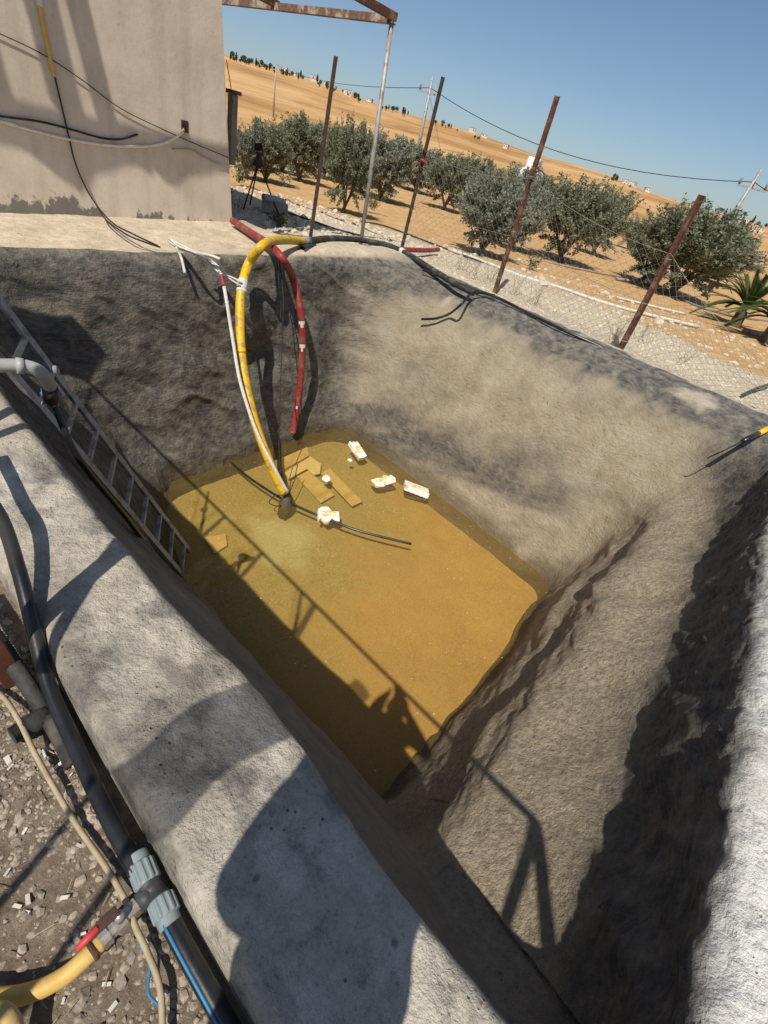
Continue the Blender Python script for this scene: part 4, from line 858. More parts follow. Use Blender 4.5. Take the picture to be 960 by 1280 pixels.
g_ = np.random.RandomState(9); mb = MB()
for k in range(260):
    x, y = g_.uniform(1.8, 5.2), g_.uniform(0.6, 4.8); a_ = g_.uniform(0, 3.14); l_ = g_.uniform(.003, .011); d_ = np.array([math.cos(a_), math.sin(a_), 0]) * l_; e_ = np.array([-d_[1], d_[0], 0]) * .5; c_ = np.array([x, y, WATER + .003])
    mb.add([c_ - d_, c_ + e_, c_ + d_, c_ - e_, c_ + [0, 0, .003]], [(0, 1, 4), (1, 2, 4), (2, 3, 4), (3, 0, 4)])
o = mb.build('floating_specks', M['strap'], None); tag(o, 'tiny pale specks of foam and litter floating on the pool water', 'litter', None, 'stuff')
# =================================================================== fence posts and chain-link on the far side
def vert(px, py, z0, topz):
    p = onz(px, py, z0); return p, topz
posts = {}
def fence_post(key, px, py, tx, ty, label, mat, w=0.055):
    b = onz(px, py, -0.06); r = ray(tx, ty); k = (b[:2] @ r[:2]) / (r[:2] @ r[:2]); t = CAM + r * k
    root = empty('fence_post', (b[0], b[1], GZ - 0.1), label, 'fence post', 'steel posts of the far fence'); z = np.array(root.location)
    mb = MB(); bb = b + (b - t) * 0.06; mb.angle(bb - z, t - z, w, 0.009, yaw=2.5); mb.build('angle_iron', mat, root)
    posts[key] = (b, t); return root, z
pa, za = fence_post('A', 388, 297, 420, 70, 'dark rusty angle-iron fence post nearest the building', M['darkrust'])
pb_, zb = fence_post('B', 503, 307, 554, 96, 'rusty fence post with red rag ties right of the galvanised pole', M['darkrust'])
pc_, zc_ = fence_post('C', 620, 360, 697, 120, 'tall red-brown fence post with a wire ring, mid fence', M['rust'], 0.06)
pd, zd = fence_post('D', 775, 437, 878, 244, 'shorter leaning rusty fence post nearest the right edge', M['rust'], 0.06)
def along(k, f): b, t = posts[k]; return b + (t - b) * f
for i, f_ in enumerate((0.50, 0.545, 0.60)):
    c = along('B', f_) - zb; mb = MB(); g = random.Random(i)
    P = [c + np.array([0.035 * math.cos(a), 0.035 * math.sin(a), 0.012 * math.sin(a * 2 + i)]) for a in np.linspace(0, 6.5, 14)]
    mb.tube(P, 0.014 + 0.006 * (i == 1), 6); mb.build('rag_tie', M['redgrip'] if i == 1 else M['darkrust'], pb_, True)
rg = along('C', 0.60) - zc_; P = [rg + np.array([0.10 * math.cos(a) * .8 + .10, -0.10 * math.cos(a) * .7 - .06, 0.17 * math.sin(a)]) for a in np.linspace(0, 6.283, 28)]
mb = MB(); mb.tube(P, 0.008, 6); mb.build('wire_ring', M['cable'], pc_, True)
for k, root, zz_ in (('C', pc_, zc_), ('D', pd, zd)):
    for f_ in (0.06, 0.33, 0.62):
        c = along(k, f_) - zz_; P = [c + np.array([0.042 * math.cos(a), 0.042 * math.sin(a), 0.004 * a]) for a in np.linspace(0, 6.4, 12)]
        mb = MB(); mb.tube(P, 0.004, 5); mb.build('wire_tie', M['wire'], root, True)
# chain-link lengths
dx = np.array([0.03, 0, 0.0])
E_b = onz(1010, 590, -0.1); E_b = np.array([6.95, -1.0, -0.1])
def panel(a0, b0, a1, b1, cell, label, sag, seed):
    root = empty('chain_link_panel', tuple((np.array(a0) + np.array(b0)) / 2), label, 'fence', 'chain-link lengths of the far fence'); z = np.array(root.location)
    mb = chain(a0 - z, b0 - z, a1 - z, b1 - z, cell, 0.0019, 0.03, seed, sag); o = mb.build('wire_mesh', M['wire'], root); o['kind'] = 'stuff'
    P = [np.array(a1) + (np.array(b1) - np.array(a1)) * u - np.array([0, 0, sag * 4 * u * (1 - u)]) for u in np.linspace(0, 1, 12)]
    mb = MB(); mb.tube(np.array(P) - z, 0.003, 5); mb.build('top_wire', M['wire'], root, True)
    P = [np.array(a0) * .5 + np.array(a1) * .5 + ((np.array(b1) + np.array(b0)) / 2 - (np.array(a1) + np.array(a0)) / 2) * u - np.array([0, 0, sag * 2 * u * (1 - u)]) for u in np.linspace(0, 1, 12)]
    mb = MB(); mb.tube(np.array(P) - z, 0.0025, 5); mb.build('tension_wire', M['wire'], root, True)
panel(along('B', 0.0), along('C', 0.0), along('B', 0.60), along('C', 0.62), 0.135, 'sagging chain-link mesh between the ragged post and the tall middle post', 0.12, 1)
panel(along('C', 0.0), along('D', 0.02), along('C', 0.62), along('D', 0.66), 0.135, 'chain-link mesh between the tall middle post and the leaning post', 0.10, 2)
panel(along('D', 0.02), E_b, along('D', 0.66), E_b + np.array([0.25, 0, 0.42]), 0.135, 'drooping chain-link mesh right of the leaning post over pale gravel', 0.3, 3)

# galvanised pole carrying a rusty angle-iron frame
gb = onz(452, 300, -0.06); r = ray(490, 27); k = (gb[:2] @ r[:2]) / (r[:2] @ r[:2]); gt = CAM + r * k; gt[:2] = gt[:2] * 0.5 + gb[:2] * 0.5 + (gt[:2] - gb[:2]) * .5
gp = empty('frame_pole', tuple(gb), 'tall galvanised pole carrying a rusty angle-iron roof frame', 'frame'); z = gb
mb = MB(); mb.tube([gb - z - np.array([0, 0, .2]), gt - z], 0.036, 14); mb.build('pole', M['galv'], gp, True)
def beam_to(a, px, py, axis, ext=1.0):
    # end of a level beam of the given heading, seen ending at a picture point
    q = ray(px, py); t = (a[2] - CAM[2]) / q[2]; e = CAM + q * t; return a + (e - a) * ext
e1 = gt + np.array([-0.02, 5.5, 0.0])
mb = MB(); mb.angle(gt + np.array([0, -0.05, 0.02]) - z, e1 + np.array([0, 0, .02]) - z, 0.095, 0.012); mb.build('side_beam', M['beam'], gp)
mb = MB(); mb.angle(gt + np.array([0.05, 0, 0.06]) - z, gt + np.array([-4.5, 0, 0.06]) - z, 0.095, 0.012); mb.build('cross_beam', M['rust'], gp)
g2 = gt + np.array([0, 2.9, 0])
mb = MB(); mb.angle(g2 + np.array([0.05, 0, 0.06]) - z, g2 + np.array([-4.5, 0, 0.06]) - z, 0.095, 0.012); mb.build('cross_beam', M['rust'], gp)
mb = MB(); mb.tube([e1 - z, e1 * [1, 1, 0] + [0, 0, -.3] - z], 0.036, 12); mb.build('pole', M['galv'], gp, True)

# =================================================================== cables and hoses on the building wall
def onw(px, py, off=0.02): return onwall(px, py, off)
tag(tube('wall_cable', [onw(-60, 135), onw(0, 145), onw(50, 152), onw(90, 162), onw(125, 172), onw(150, 174), onw(172, 168)], 0.011, M['cable'], None, 8, 8), 'black cable sagging across the building wall', 'cable')
wh = [onw(-60, 138), onw(0, 152), onw(40, 163), onw(90, 175), onw(140, 182), onw(180, 183), onw(205, 179), onw(222, 170), onw(232, 160)]
tag(tube('wall_hose', wh, 0.014, M['cream'], None, 8, 9), 'cream hose sagging below the black cable to a wall hook', 'hose')
hk = empty('wall_hook', tuple(onw(231, 158, 0.0)), 'dark iron hook in the building wall holding the cream hose', 'hook'); hz = np.array(hk.location)
v, f = tube_geo(catmull([onw(231, 158, 0.0), onw(231, 158, .07), onw(232, 162, .08), onw(233, 164, .05)], 5) - hz, 0.016, 8); link('hook', v, f, M['darkrust'], hk)
mb = MB(); mb.box((0, 0, 0), (0.09, 0.015, 0.12)); mb.build('plate', M['darkrust'], hk)
tag(tube('thin_hose', [onw(215, 186), onw(238, 187), onw(255, 196), onw(272, 204), onw(288, 209)], 0.009, M['tanhose'], None, 8, 7), 'thin pale line running from below the hook to the corner', 'line')
vp = empty('down_pipe', tuple(onw(60, 60, 0.0)), 'ochre sleeve and black cable running down the building wall', 'cable'); vz = np.array(vp.location)
tube('sleeve', np.array([onw(44, -20), onw(51, 15), onw(57, 45), onw(63, 75), onw(68, 96)]) - vz, 0.020, M['ochre'], vp, 6, 10)
tube('cable', np.array([onw(68, 94), onw(73, 115), onw(80, 145), onw(87, 175), onw(93, 200, .04), onw(104, 228, .06), onw(119, 254, .09), onz(140, 278, 0.0), onz(165, 292, 0.03), onz(197, 307, 0.03)]) - vz, 0.009, M['cable'], vp, 8, 8)
tube('joint_tape', np.array([onw(50, 8), onw(49, 0), onw(46, -12)]) - vz, 0.030, M['strap'], vp, 5, 10)
tag(tube('old_wire', [onw(-20, 33), onw(50, 66), onw(100, 98), onw(150, 135), onw(200, 160), onw(240, 178), onw(288, 198)], 0.0055, M['darkrust'], None, 6, 6), 'thin rusty wire stretched diagonally down the building wall', 'wire')
tag(tube('ground_cable', [onw(118, 252, .09), onz(132, 274, 0.01), onz(158, 293, 0.012), onz(182, 303, .012), onz(200, 309, .015)], 0.009, M['cable'], None, 6, 7), 'second thin black cable trailing over the terrace to the rope', 'cable')
tag(tube('corner_wire', [aty(283, 75, 7.1), aty(288, 105, 7.2), aty(291, 130, 7.5)], 0.006, M['cable'], None, 6, 6), 'loose black wire hanging at the building corner above the cabinet', 'wire')

# =================================================================== tripod and block behind the rim
def gz(x, y): return float(ground_z(np.array([x]), np.array([y]))[0])
tb = onz(328, 262, -0.12); tp = empty('sprinkler_tripod', tuple(tb), 'rusty tripod stand carrying a sprinkler head behind the terrace', 'tripod')
head = aty(323, 203, tb[1]) - tb
for q in ((304, 262), (312, 258), (350, 272)):
    f_ = onz(q[0], q[1], -0.16) - tb; mb = MB(); mb.tube([head, f_], 0.014, 8); mb.build('leg', M['darkrust'], tp, True)
mb = MB(); mb.tube([head + [0, 0, -.06], head + [0, 0, 0.0], head + [0, 0, .08], head + [0, 0, .16]], np.array([.11, .09, .05, .05]), 10); mb.build('hub', M['darkrust'], tp, True)
mb = MB(); mb.tube([head + [-.09, 0.1, .21], head + [.05, -.02, .25]], 0.06, 12, True, True); mb.build('nozzle', M['darkrust'], tp, True)
mb = MB(); mb.tube([head + [-.1, 0.05, .10], head + [-.1, 0.05, .32]], 0.03, 8); mb.build('upright', M['boxgrey'], tp, True)
bc = onz(343, 266, -0.12); kb = empty('hollow_block', (bc[0], bc[1], -0.13), 'grey hollow concrete block on the stony ground by the tripod', 'block'); kb.rotation_euler.z = R(-35)
mb = MB(); mb.box((0, 0, .1), (.5, .22, .2)); mb.build('body', M['block'], kb, bevel=.012)
a = bc + [-.30, -.02, .24]; b = bc + [.18, -.04, .20]; tag(tube('pipe_offcut', [a, (a + b) / 2 + [0, 0, .01], b], 0.065, M['greypvc'], None, 3, 14, True), 'grey pipe offcut resting on the hollow block', 'pipe')

# =================================================================== pipes and lines on the ground beyond the fence
def gpath(pxs, dz, z0=-0.16):
    out = []
    for x, y in pxs:
        p = onz(x, y, z0); p = onz(x, y, gz(p[0], p[1])); p = p.copy(); p[2] = gz(p[0], p[1]) + dz; out.append(p)
    return out
def level(P, dz=0.0):
    P = [np.array(p) for p in P]; n = len(P)
    za, zb = P[0][2], P[-1][2]
    for i, p in enumerate(P): p[2] = za + (zb - za) * i / (n - 1) + dz
    return P
tag(tube('white_pipe', level(gpath([(560, 314), (600, 327), (650, 345), (700, 361), (750, 378), (800, 393), (872, 411)], 0.045)), 0.034, M['white'], None, 6, 12), 'long white plastic pipe along the edge of the pale gravel', 'pipe')
tag(tube('white_pipe', level(gpath([(770, 373), (800, 381), (830, 388), (856, 394)], 0.05)), 0.027, M['white'], None, 6, 12), 'shorter white pipe lying just behind the long white pipe', 'pipe')
tag(tube('drip_line', wob(gpath([(446, 275), (480, 283), (520, 298), (560, 312), (600, 330)], 0.03), .03, 2), 0.02, M['blackdusty'], None, 6, 8), 'dark drip line crossing stony ground behind the galvanised pole', 'drip line')
tag(tube('drip_line', wob(gpath([(605, 305), (640, 316), (680, 326), (740, 341), (790, 350)], 0.035), .04, 3), 0.03, M['wood'], None, 6, 8), 'brown drip line under the middle olive trees', 'drip line')
tag(tube('drip_line', wob(gpath([(832, 366), (860, 378), (890, 390), (930, 398), (980, 404)], 0.03), .03, 4), 0.035, M['boxgrey'], None, 6, 8), 'grey-brown pipe on the orange soil near the palm', 'pipe')
tag(tube('drip_line', wob(gpath([(360, 268), (385, 276), (420, 288), (450, 297)], 0.03), .02, 6), 0.016, M['cable'], None, 6, 8), 'thin dark line from the hollow block towards the pole', 'drip line')
tag(tube('timber_pole', gpath([(770, 350), (810, 358), (848, 372)], 0.06), 0.05, M['wood'], None, 5, 9), 'grey timber pole lying under the right olive tree', 'timber')
tag(tube('timber_pole', gpath([(930, 415), (955, 420), (990, 424)], 0.06), 0.07, M['wood'], None, 5, 9), 'short thick log on the soil at the right edge', 'log')
p = gpath([(775, 392)], 0.03)[0]; mb = MB(); mb.box((0, 0, 0), (.16, .1, .08), None, .012); o = mb.build('litter_pack', M['white'], None); o.location = tuple(p); tag(o, 'small white litter pack on the gravel beside the white pipe', 'litter')
# yellow-and-black rod at the far right corner of the rim
rr_ = empty('marker_rod', tuple(onz(945, 545, 0.02)), 'black rod with a yellow end lying on the right rim corner', 'rod'); z = np.array(rr_.location)
mb = MB(); mb.tube([onz(929, 551, -0.02) - z, onz(950, 541, 0.03) - z], 0.022, 10); mb.build('rod', M['blackpe'], rr_, True)
mb = MB(); mb.tube([onz(949, 541.5, 0.03) - z, onz(975, 528, 0.05) - z], 0.026, 10); mb.build('yellow_end', M['yellow'], rr_, True)
tag(tube('wire', [onz(929, 551, -0.02), onz(905, 563, -0.15), onz(885, 572, -0.3)], 0.006, M['cable'], None, 6, 6), 'thin wire trailing from the black rod down the wall', 'wire')
tag(tube('cane', [onz(928, 494, -0.08), onz(945, 486, -0.05), onz(975, 476, -0.03)], 0.02, M['weed'], None, 5, 7), 'green-yellow cane lying on the gravel at the right edge', 'cane')

# =================================================================== olive trees
def olive_meshes(seed, H_=2.9, W_=1.35, nshoot=150, nleaf=70, up=0.9):
    g = np.random.RandomState(seed); V = []; Fc = []; tw = MB()
    base = 0.07 * H_
    # trunk and limbs
    nl = 5; limbs = []
    tp_ = np.array([g.uniform(-.08, .08), g.uniform(-.08, .08), base * 0.9])
    tw.tube(catmull([(0, 0, -0.15), (g.uniform(-.05, .05), g.uniform(-.05, .05), base * .45), tp_], 5), np.linspace(0.11, 0.07, 11), 8)
    for i in range(nl):
        a = 2 * math.pi * i / nl + g.uniform(-.4, .4); e = np.array([math.cos(a) * W_ * .5, math.sin(a) * W_ * .5, H_ * g.uniform(.6, .8)])
        m_ = tp_ * .5 + e * .5 + np.array([math.cos(a), math.sin(a), 0]) * .12
        P = catmull([tp_ - [0, 0, .05], m_, e], 5); tw.tube(P, np.linspace(0.055, 0.015, len(P)), 6); limbs.append(P)
    for s in range(nshoot):
        # shoot root inside the crown volume
        while True:
            q = g.uniform(-1, 1, 3)
            if np.linalg.norm(q) < 1: break
        q *= (0.35 + 0.65 * g.rand()) / max(np.linalg.norm(q), .3) * 0.8
        wz = 0.5 + 0.5 * q[2]
        c = np.array([q[0] * W_ * .86, q[1] * W_ * .86, base * 0.8 + (H_ - base) * (0.03 + 0.69 * wz)])
        out = np.array([q[0], q[1], 0]); out /= np.linalg.norm(out) + 1e-6
        d = out * g.uniform(.25, .75) + np.array([0, 0, up * (0.35 + 0.9 * wz)]) + g.normal(0, .28, 3); d /= np.linalg.norm(d)
        if wz < .25 and g.rand() < .6: d[2] = -abs(d[2]) * .6
        L_ = g.uniform(.35, .8) * (H_ / 2.9); bend = g.normal(0, .15, 3)
        pts = [c + d * L_ * t + bend * L_ * t * t for t in np.linspace(0, 1, 5)]
        tw.tube(pts, np.linspace(0.009, 0.003, 5), 3, False)
        n = int(nleaf * g.uniform(.7, 1.2))
        for k in range(n):
            t = g.uniform(0.02, 1.03); p = c + d * L_ * t + bend * L_ * t * t + g.normal(0, .035, 3)
            ax = g.normal(0, 1, 3) + d * 1.1; ax /= np.linalg.norm(ax); l = g.uniform(.06, .105); w_ = l * g.uniform(.24, .34)
            sd = np.cross(ax, g.normal(0, 1, 3)); sd /= np.linalg.norm(sd) + 1e-9; i0 = len(V)
            V += [p, p + ax * l * .5 + sd * w_, p + ax * l, p + ax * l * .5 - sd * w_]; Fc.append((i0, i0 + 1, i0 + 2, i0 + 3))
    return V, Fc, tw
variants = []
for i, (sd, H_, W_, ns, nl, up) in enumerate(((11, 2.9, 1.2, 330, 80, 1.2), (12, 3.2, 1.35, 380, 80, 1.3), (13, 2.7, 1.25, 380, 80, 1.0), (14, 3.0, 1.0, 310, 80, 1.5))):
    V, Fc, tw = olive_meshes(sd, H_, W_, ns, nl, up)
    cm = bpy.data.meshes.new('crown'); cm.from_pydata([tuple(v) for v in V], [], Fc); cm.materials.append(M['olive2'] if i == 2 else M['olive'])
    tm = bpy.data.meshes.new('trunk'); tm.from_pydata([tuple(v) for v in tw.v], [], tw.f); tm.materials.append(M['bark'])
    variants.append((cm, tm, H_, W_))
def olive(px, py, crown_top_px, k, rot, label, wpx=80, D=None, cat='olive tree'):
    p = onz(px, py, -0.3)
    if D: q = ray(px, py); q = q[:2] / np.linalg.norm(q[:2]); p = np.array([q[0] * D, q[1] * D, 0])
    p[2] = gz(p[0], p[1]); r = ray(*crown_top_px); t = np.hypot(p[0], p[1]) / np.hypot(r[0], r[1]); top = CAM[2] + r[2] * t
    cm, tm, H_, W_ = variants[k]; s = (top - p[2]) / (H_ * 0.93); wscale = wpx / F * np.hypot(p[0], p[1]) * 0.84 / (2 * W_ * s)
    e = empty('olive_tree', tuple(p), label, cat, 'olive trees in the orchard'); e.rotation_euler.z = rot; e.scale = (s * wscale, s * wscale, s)
    for nm, me in (('crown', cm), ('trunk', tm)):
        o = bpy.data.objects.new(nm, me); col.objects.link(o); o.parent = e
    return e
olive(332, 226, (322, 138), 0, 0.3, 'leftmost olive tree, behind the tripod and beside the cabinet', 62)
olive(374, 226, (380, 132), 3, 1.3, 'olive tree between the tripod and the dark post', 60)
olive(428, 268, (428, 128), 1, 2.3, 'dark olive tree right behind the first dark post', 72)
olive(474, 249, (497, 158), 2, 0.9, 'olive tree seen behind the galvanised pole', 85)
olive(520, 240, (520, 172), 0, 3.3, 'olive tree behind the post with red rags', 70)
olive(600, 322, (575, 186), 2, 4.1, 'dense grey olive bush in front, right of the ragged post', 105)
olive(556, 262, (548, 178), 1, 5.1, 'olive tree left behind the dense grey bush', 80)
olive(648, 280, (630, 186), 3, 1.1, 'olive tree right behind the dense grey bush', 80)
olive(700, 326, (716, 203), 1, 0.4, 'round olive tree just right of the tall middle post', 112)
olive(835, 368, (846, 226), 1, 2.0, 'largest right-hand olive tree with bare stems, behind the leaning post', 135)
olive(880, 350, (880, 262), 2, 3.0, 'low olive tree behind the leaning post towards the village', 95)
olive(786, 310, (770, 258), 0, 3.7, 'small far olive tree between the two right-hand trees', 40, 42)
olive(452, 222, (455, 168), 0, 5.7, 'small far olive tree in the second orchard row behind the pole', 50, 30)
olive(352, 214, (352, 143), 3, 4.4, 'olive crown filling the gap behind the tripod and the dark post', 60)
olive(404, 222, (402, 145), 0, 2.9, 'olive tree behind the first dark post on its left', 66)
olive(450, 240, (452, 150), 3, 0.2, 'olive tree just left of the galvanised pole', 60)
olive(498, 232, (505, 165), 1, 4.0, 'second-row olive right of the galvanised pole', 62)
olive(585, 262, (600, 186), 1, 1.9, 'second-row olive peeping above the dense grey bush', 80)
olive(640, 312, (645, 200), 2, 2.6, 'grey olive bush touching the tall middle post from the left', 70)
olive(740, 318, (742, 215), 3, 5.5, 'olive tree joined to the right side of the round olive', 60)
olive(800, 352, (800, 250), 0, 1.0, 'olive tree joined to the left side of the largest right-hand tree', 70)
olive(308, 222, (300, 150), 2, 5.0, 'olive bush half hidden by the building corner', 44)
# palm on the right
def palm(px, py, D, label, s=1.0, n=26, seed=0):
    q = ray(px, py); q = q[:2] / np.linalg.norm(q[:2]); p = np.array([q[0] * D, q[1] * D, 0]); p[2] = gz(p[0], p[1]); g = np.random.RandomState(seed)
    e = empty('palm', tuple(p), label, 'palm', 'young palms at the orchard edge'); e.scale = (s, s, s)
    mb = MB(); P = catmull([(0, 0, -.1), (0, 0, .25), (0.02, 0, .42)], 4); mb.tube(P, np.linspace(.17, .12, len(P)), 9); mb.build('trunk', M['bark'], e)
    for k in range(n):
        a = 2.4 * k + g.uniform(-.2, .2); el = g.uniform(.2, 1.25); L_ = g.uniform(1.0, 1.5); h = np.array([math.cos(a), math.sin(a), 0]); V = []; Fc = []
        st = np.array([0, 0, .5]); C = [st + h * L_ * t * math.cos(el) + np.array([0, 0, L_ * (t * math.sin(el) - .55 * t * t * math.cos(el))]) for t in np.linspace(0, 1, 8)]
        side = np.array([-h[1], h[0], 0])
        for i in range(1, 8):
            for sgn in (-1, 1):
                for j in (0, .25, .5, .75):
                    b = C[i - 1] + (C[i] - C[i - 1]) * j; t = (i - 1 + j) / 7; ll = .34 * (1 - .5 * t) * (0.5 + t if t < .3 else 1); d = side * sgn * .8 + (C[i] - C[i - 1]) / np.linalg.norm(C[i] - C[i - 1]) * .8 + np.array([0, 0, .15]); d /= np.linalg.norm(d)
                    w_ = (C[i] - C[i - 1]) * .22; i0 = len(V); V += [b - w_, b + d * ll * .5 + w_ * .4, b + d * ll, b + w_]; Fc.append((i0, i0 + 1, i0 + 2, i0 + 3))
        mb = MB(); mb.add(V, Fc); mb.tube(C, np.linspace(.018, .004, 8), 4, False); mb.build('frond', M['palm'], e)
palm(940, 372, 17, 'young green palm at the right edge of the orchard', 1.0, 46, 1)
palm(905, 330, 27, 'smaller palm further back, left of the young green palm', 0.95, 36, 2)
palm(985, 385, 15.5, 'palm cut by the right edge of the picture', 1.0, 40, 3)

# =================================================================== weeds
def weed(px, py, z0, label, h=0.3, n=14, seed=0, green=False, spread=.25, r=0.003):
    b = onz(px, py, z0); g = np.random.RandomState(seed); e = empty('weed', tuple(b), label, 'weed', 'weeds round the pool'); mb = MB(); lf = MB()
    for k in range(n):
        a = g.uniform(0, 6.28); d = np.array([math.cos(a) * g.uniform(.1, spread / h), math.sin(a) * g.uniform(.1, spread / h), 1.0]); o_ = g.normal(0, .05, 3) * [1, 1, 0]; hh = h * g.uniform(.5, 1.1)
        P = [o_ + d * hh * t + g.normal(0, .012, 3) for t in np.linspace(0, 1, 5)]; mb.tube(P, np.linspace(r, r * .5, 5), 4, False)
        for j in (2, 3):
            q = P[j]; dd = g.normal(0, 1, 3); dd[2] = abs(dd[2]); dd /= np.linalg.norm(dd); mb.tube([q, q + dd * hh * .3], r * .6, 3, False)
        if green:
            for j in range(10):
                q = P[g.randint(1, 5)] + g.normal(0, .02, 3); ax = g.normal(0, 1, 3); ax /= np.linalg.norm(ax); s_ = np.cross(ax, g.normal(0, 1, 3)); s_ /= np.linalg.norm(s_); l = .07; lf.add([q, q + ax * l * .5 + s_ * .014, q + ax * l, q + ax * l * .5 - s_ * .014], [(0, 1, 2, 3)])
    mb.build('stems', M['drystem'], e)
    if green: lf.build('leaves', M['weed'], e)
weed(765, 432, -.08, 'dry twiggy weed at the foot of the leaning post', .34, 18, 1)
weed(800, 425, -.1, 'dry weed on the gravel right of the leaning post', .3, 12, 2)
weed(850, 452, -.1, 'low dry weed on the pale gravel between leaning post and cane', .2, 8, 3)
weed(668, 378, -.1, 'dry branching weed by the rim between the two rusty posts', .34, 10, 4)
weed(643, 366, -.1, 'thin dry weed just right of the tall middle post', .32, 8, 5)
weed(612, 352, -.1, 'dry weed just left of the tall middle post', .34, 12, 6)
weed(590, 346, -.1, 'dry grassy weed beside the black ribbed hose', .34, 12, 7)
weed(575, 335, -.12, 'dry weed behind the end of the red pipe', .3, 10, 8)
weed(296, 262, -.08, 'dark twiggy weed at the building corner', .3, 10, 9, r=.005)
weed(350, 280, -.1, 'low green weed between the block and the dark post', .16, 22, 10, True, .45)
weed(665, 336, -.2, 'small green weed tuft on the soil left of the round olive', .3, 14, 11, True, .2)
weed(610, 300, -.2, 'green weed tuft at the foot of the dense grey bush', .5, 22, 12, True, .4)
weed(465, 262, -.2, 'green shrubby weed under the olive behind the pole', .6, 26, 13, True, .5)
weed(300, 228, -.2, 'grey-green weed clump right of the building corner', .5, 26, 14, True, .7)

# =================================================================== stones
def stones(name, pts, sizes, mat, label, seed, flat=0.6, chip=False):
    g = np.random.RandomState(seed); ico = bmesh.new(); bmesh.ops.create_icosphere(ico, subdivisions=1, radius=1.0); iv = np.array([v.co[:] for v in ico.verts]); iF = np.array([[v.index for v in f.verts] for f in ico.faces]); ico.free()
    cube = np.array([[x, y, z] for x in (-1, 1) for y in (-1, 1) for z in (-1, 1)], float); cF = [(0, 1, 3, 2), (4, 6, 7, 5), (0, 4, 5, 1), (2, 3, 7, 6), (0, 2, 6, 4), (1, 5, 7, 3)]
    V = []; Fc = []
    for p, s in zip(pts, sizes):
        if chip: v = cube * [1.0, g.uniform(.3, .55), g.uniform(.12, .3)] * (1 + g.uniform(-.12, .12, (8, 1)))
        else: v = iv * (1 + g.uniform(-.28, .28, (len(iv), 1))) * [1, g.uniform(.6, .95), flat * g.uniform(.6, 1.1)]
        a, b = g.uniform(0, 6.28), g.normal(0, .25); ca, sa, cb, sb = math.cos(a), math.sin(a), math.cos(b), math.sin(b)
        Rz = np.array([[ca, -sa, 0], [sa, ca, 0], [0, 0, 1]]) @ np.array([[cb, 0, sb], [0, 1, 0], [-sb, 0, cb]])
        k = len(V); V += list((v * s) @ Rz.T + p); Fc += [tuple(k + i for i in f) for f in (cF if chip else iF)]
    o = link(name, V, Fc, mat, None, False); o['label'] = label; o['kind'] = 'stuff'; o['category'] = 'gravel'; return o
g = np.random.RandomState(5)
def spread(n, x0, x1, y0, y1, dz): 
    P = np.column_stack([g.uniform(x0, x1, n), g.uniform(y0, y1, n)]); return np.column_stack([P, ground_z(P[:, 0], P[:, 1]) + dz])
P = spread(16000, -0.75, 0.13, -0.25, 1.75, 0.0); dens = fbm(np.column_stack([P[:, :2] * 2.2, P[:, 2] * 0]), 3); keep = dens + g.uniform(-.35, .35, len(P)) > -0.14
P = P[keep]; stones('gravel', P, np.clip(g.lognormal(-5.35, .58, len(P)), .002, .018), M['pebble'], 'loose brown gravel along the foot of the near rim', 1)
P = spread(170, -0.7, 0.12, -0.1, 1.7, 0.006); stones('stone_chips', P, g.uniform(.005, .013, len(P)), M['pebblepale'], 'pale broken chips scattered over the brown gravel', 2, chip=True)
P = np.vstack([spread(9000, 7.2, 10.3, -1.5, 8.0, 0.0)]); P = P[P[:, 0] < 9.9 + .4 * g.randn(len(P))]
stones('gravel', P, np.clip(g.lognormal(-4.2, .45, len(P)), .006, .05), M['palegravel'], 'pale limestone gravel between the far rim and the orchard', 3)
P = np.vstack([spread(1500, 5.0, 10.5, 7.2, 13, 0.0), spread(500, 9.6, 14.5, 0, 9, 0)])
stones('rubble', P, np.clip(g.lognormal(-3.4, .55, len(P)), .015, .16), M['palegravel'], 'pale rubble stones strewn on the ground behind the terrace', 4, .7)
# dry straw on the gravel
mb = MB()
for p in spread(90, -.6, .12, 0, 1.2, .012):
    a = g.uniform(0, 6.28); l = g.uniform(.01, .045); d = np.array([math.cos(a), math.sin(a), g.uniform(-.05, .2)]); mb.tube([p, p + d * l], .0012, 3, False)
o = mb.build('straw', M['tanhose'], None); tag(o, 'bits of dry straw lying on the brown gravel', 'straw', None, 'stuff')

# =================================================================== far hill: houses, trees, poles, wires, tank
def hillpt(px, py, Rr=None):
    q = ray(px, py); h = q[:2] / np.linalg.norm(q[:2]); el = q[2] / np.hypot(q[0], q[1])
    rs = np.linspace(60, 650, 400); zs = ground_z(h[0] * rs, h[1] * rs); i = np.argmax((zs - CAM[2]) / rs >= el) if np.any((zs - CAM[2]) / rs >= el) else int(np.argmax((zs - CAM[2]) / rs))
    return np.array([h[0] * rs[i], h[1] * rs[i], zs[i]])
hs = random.Random(4)
desc = ['white flat-roofed', 'pale cream', 'sandy', 'tall white', 'small grey-white', 'long low white']
houses = [(357, 87), (368, 92), (392, 99), (408, 105), (418, 110), (434, 117), (462, 126), (590, 164), (604, 170), (632, 184), (768, 222), (780, 228), (790, 231), (808, 238), (896, 275), (908, 277), (921, 279), (940, 286), (948, 287), (913, 271), (930, 277)]
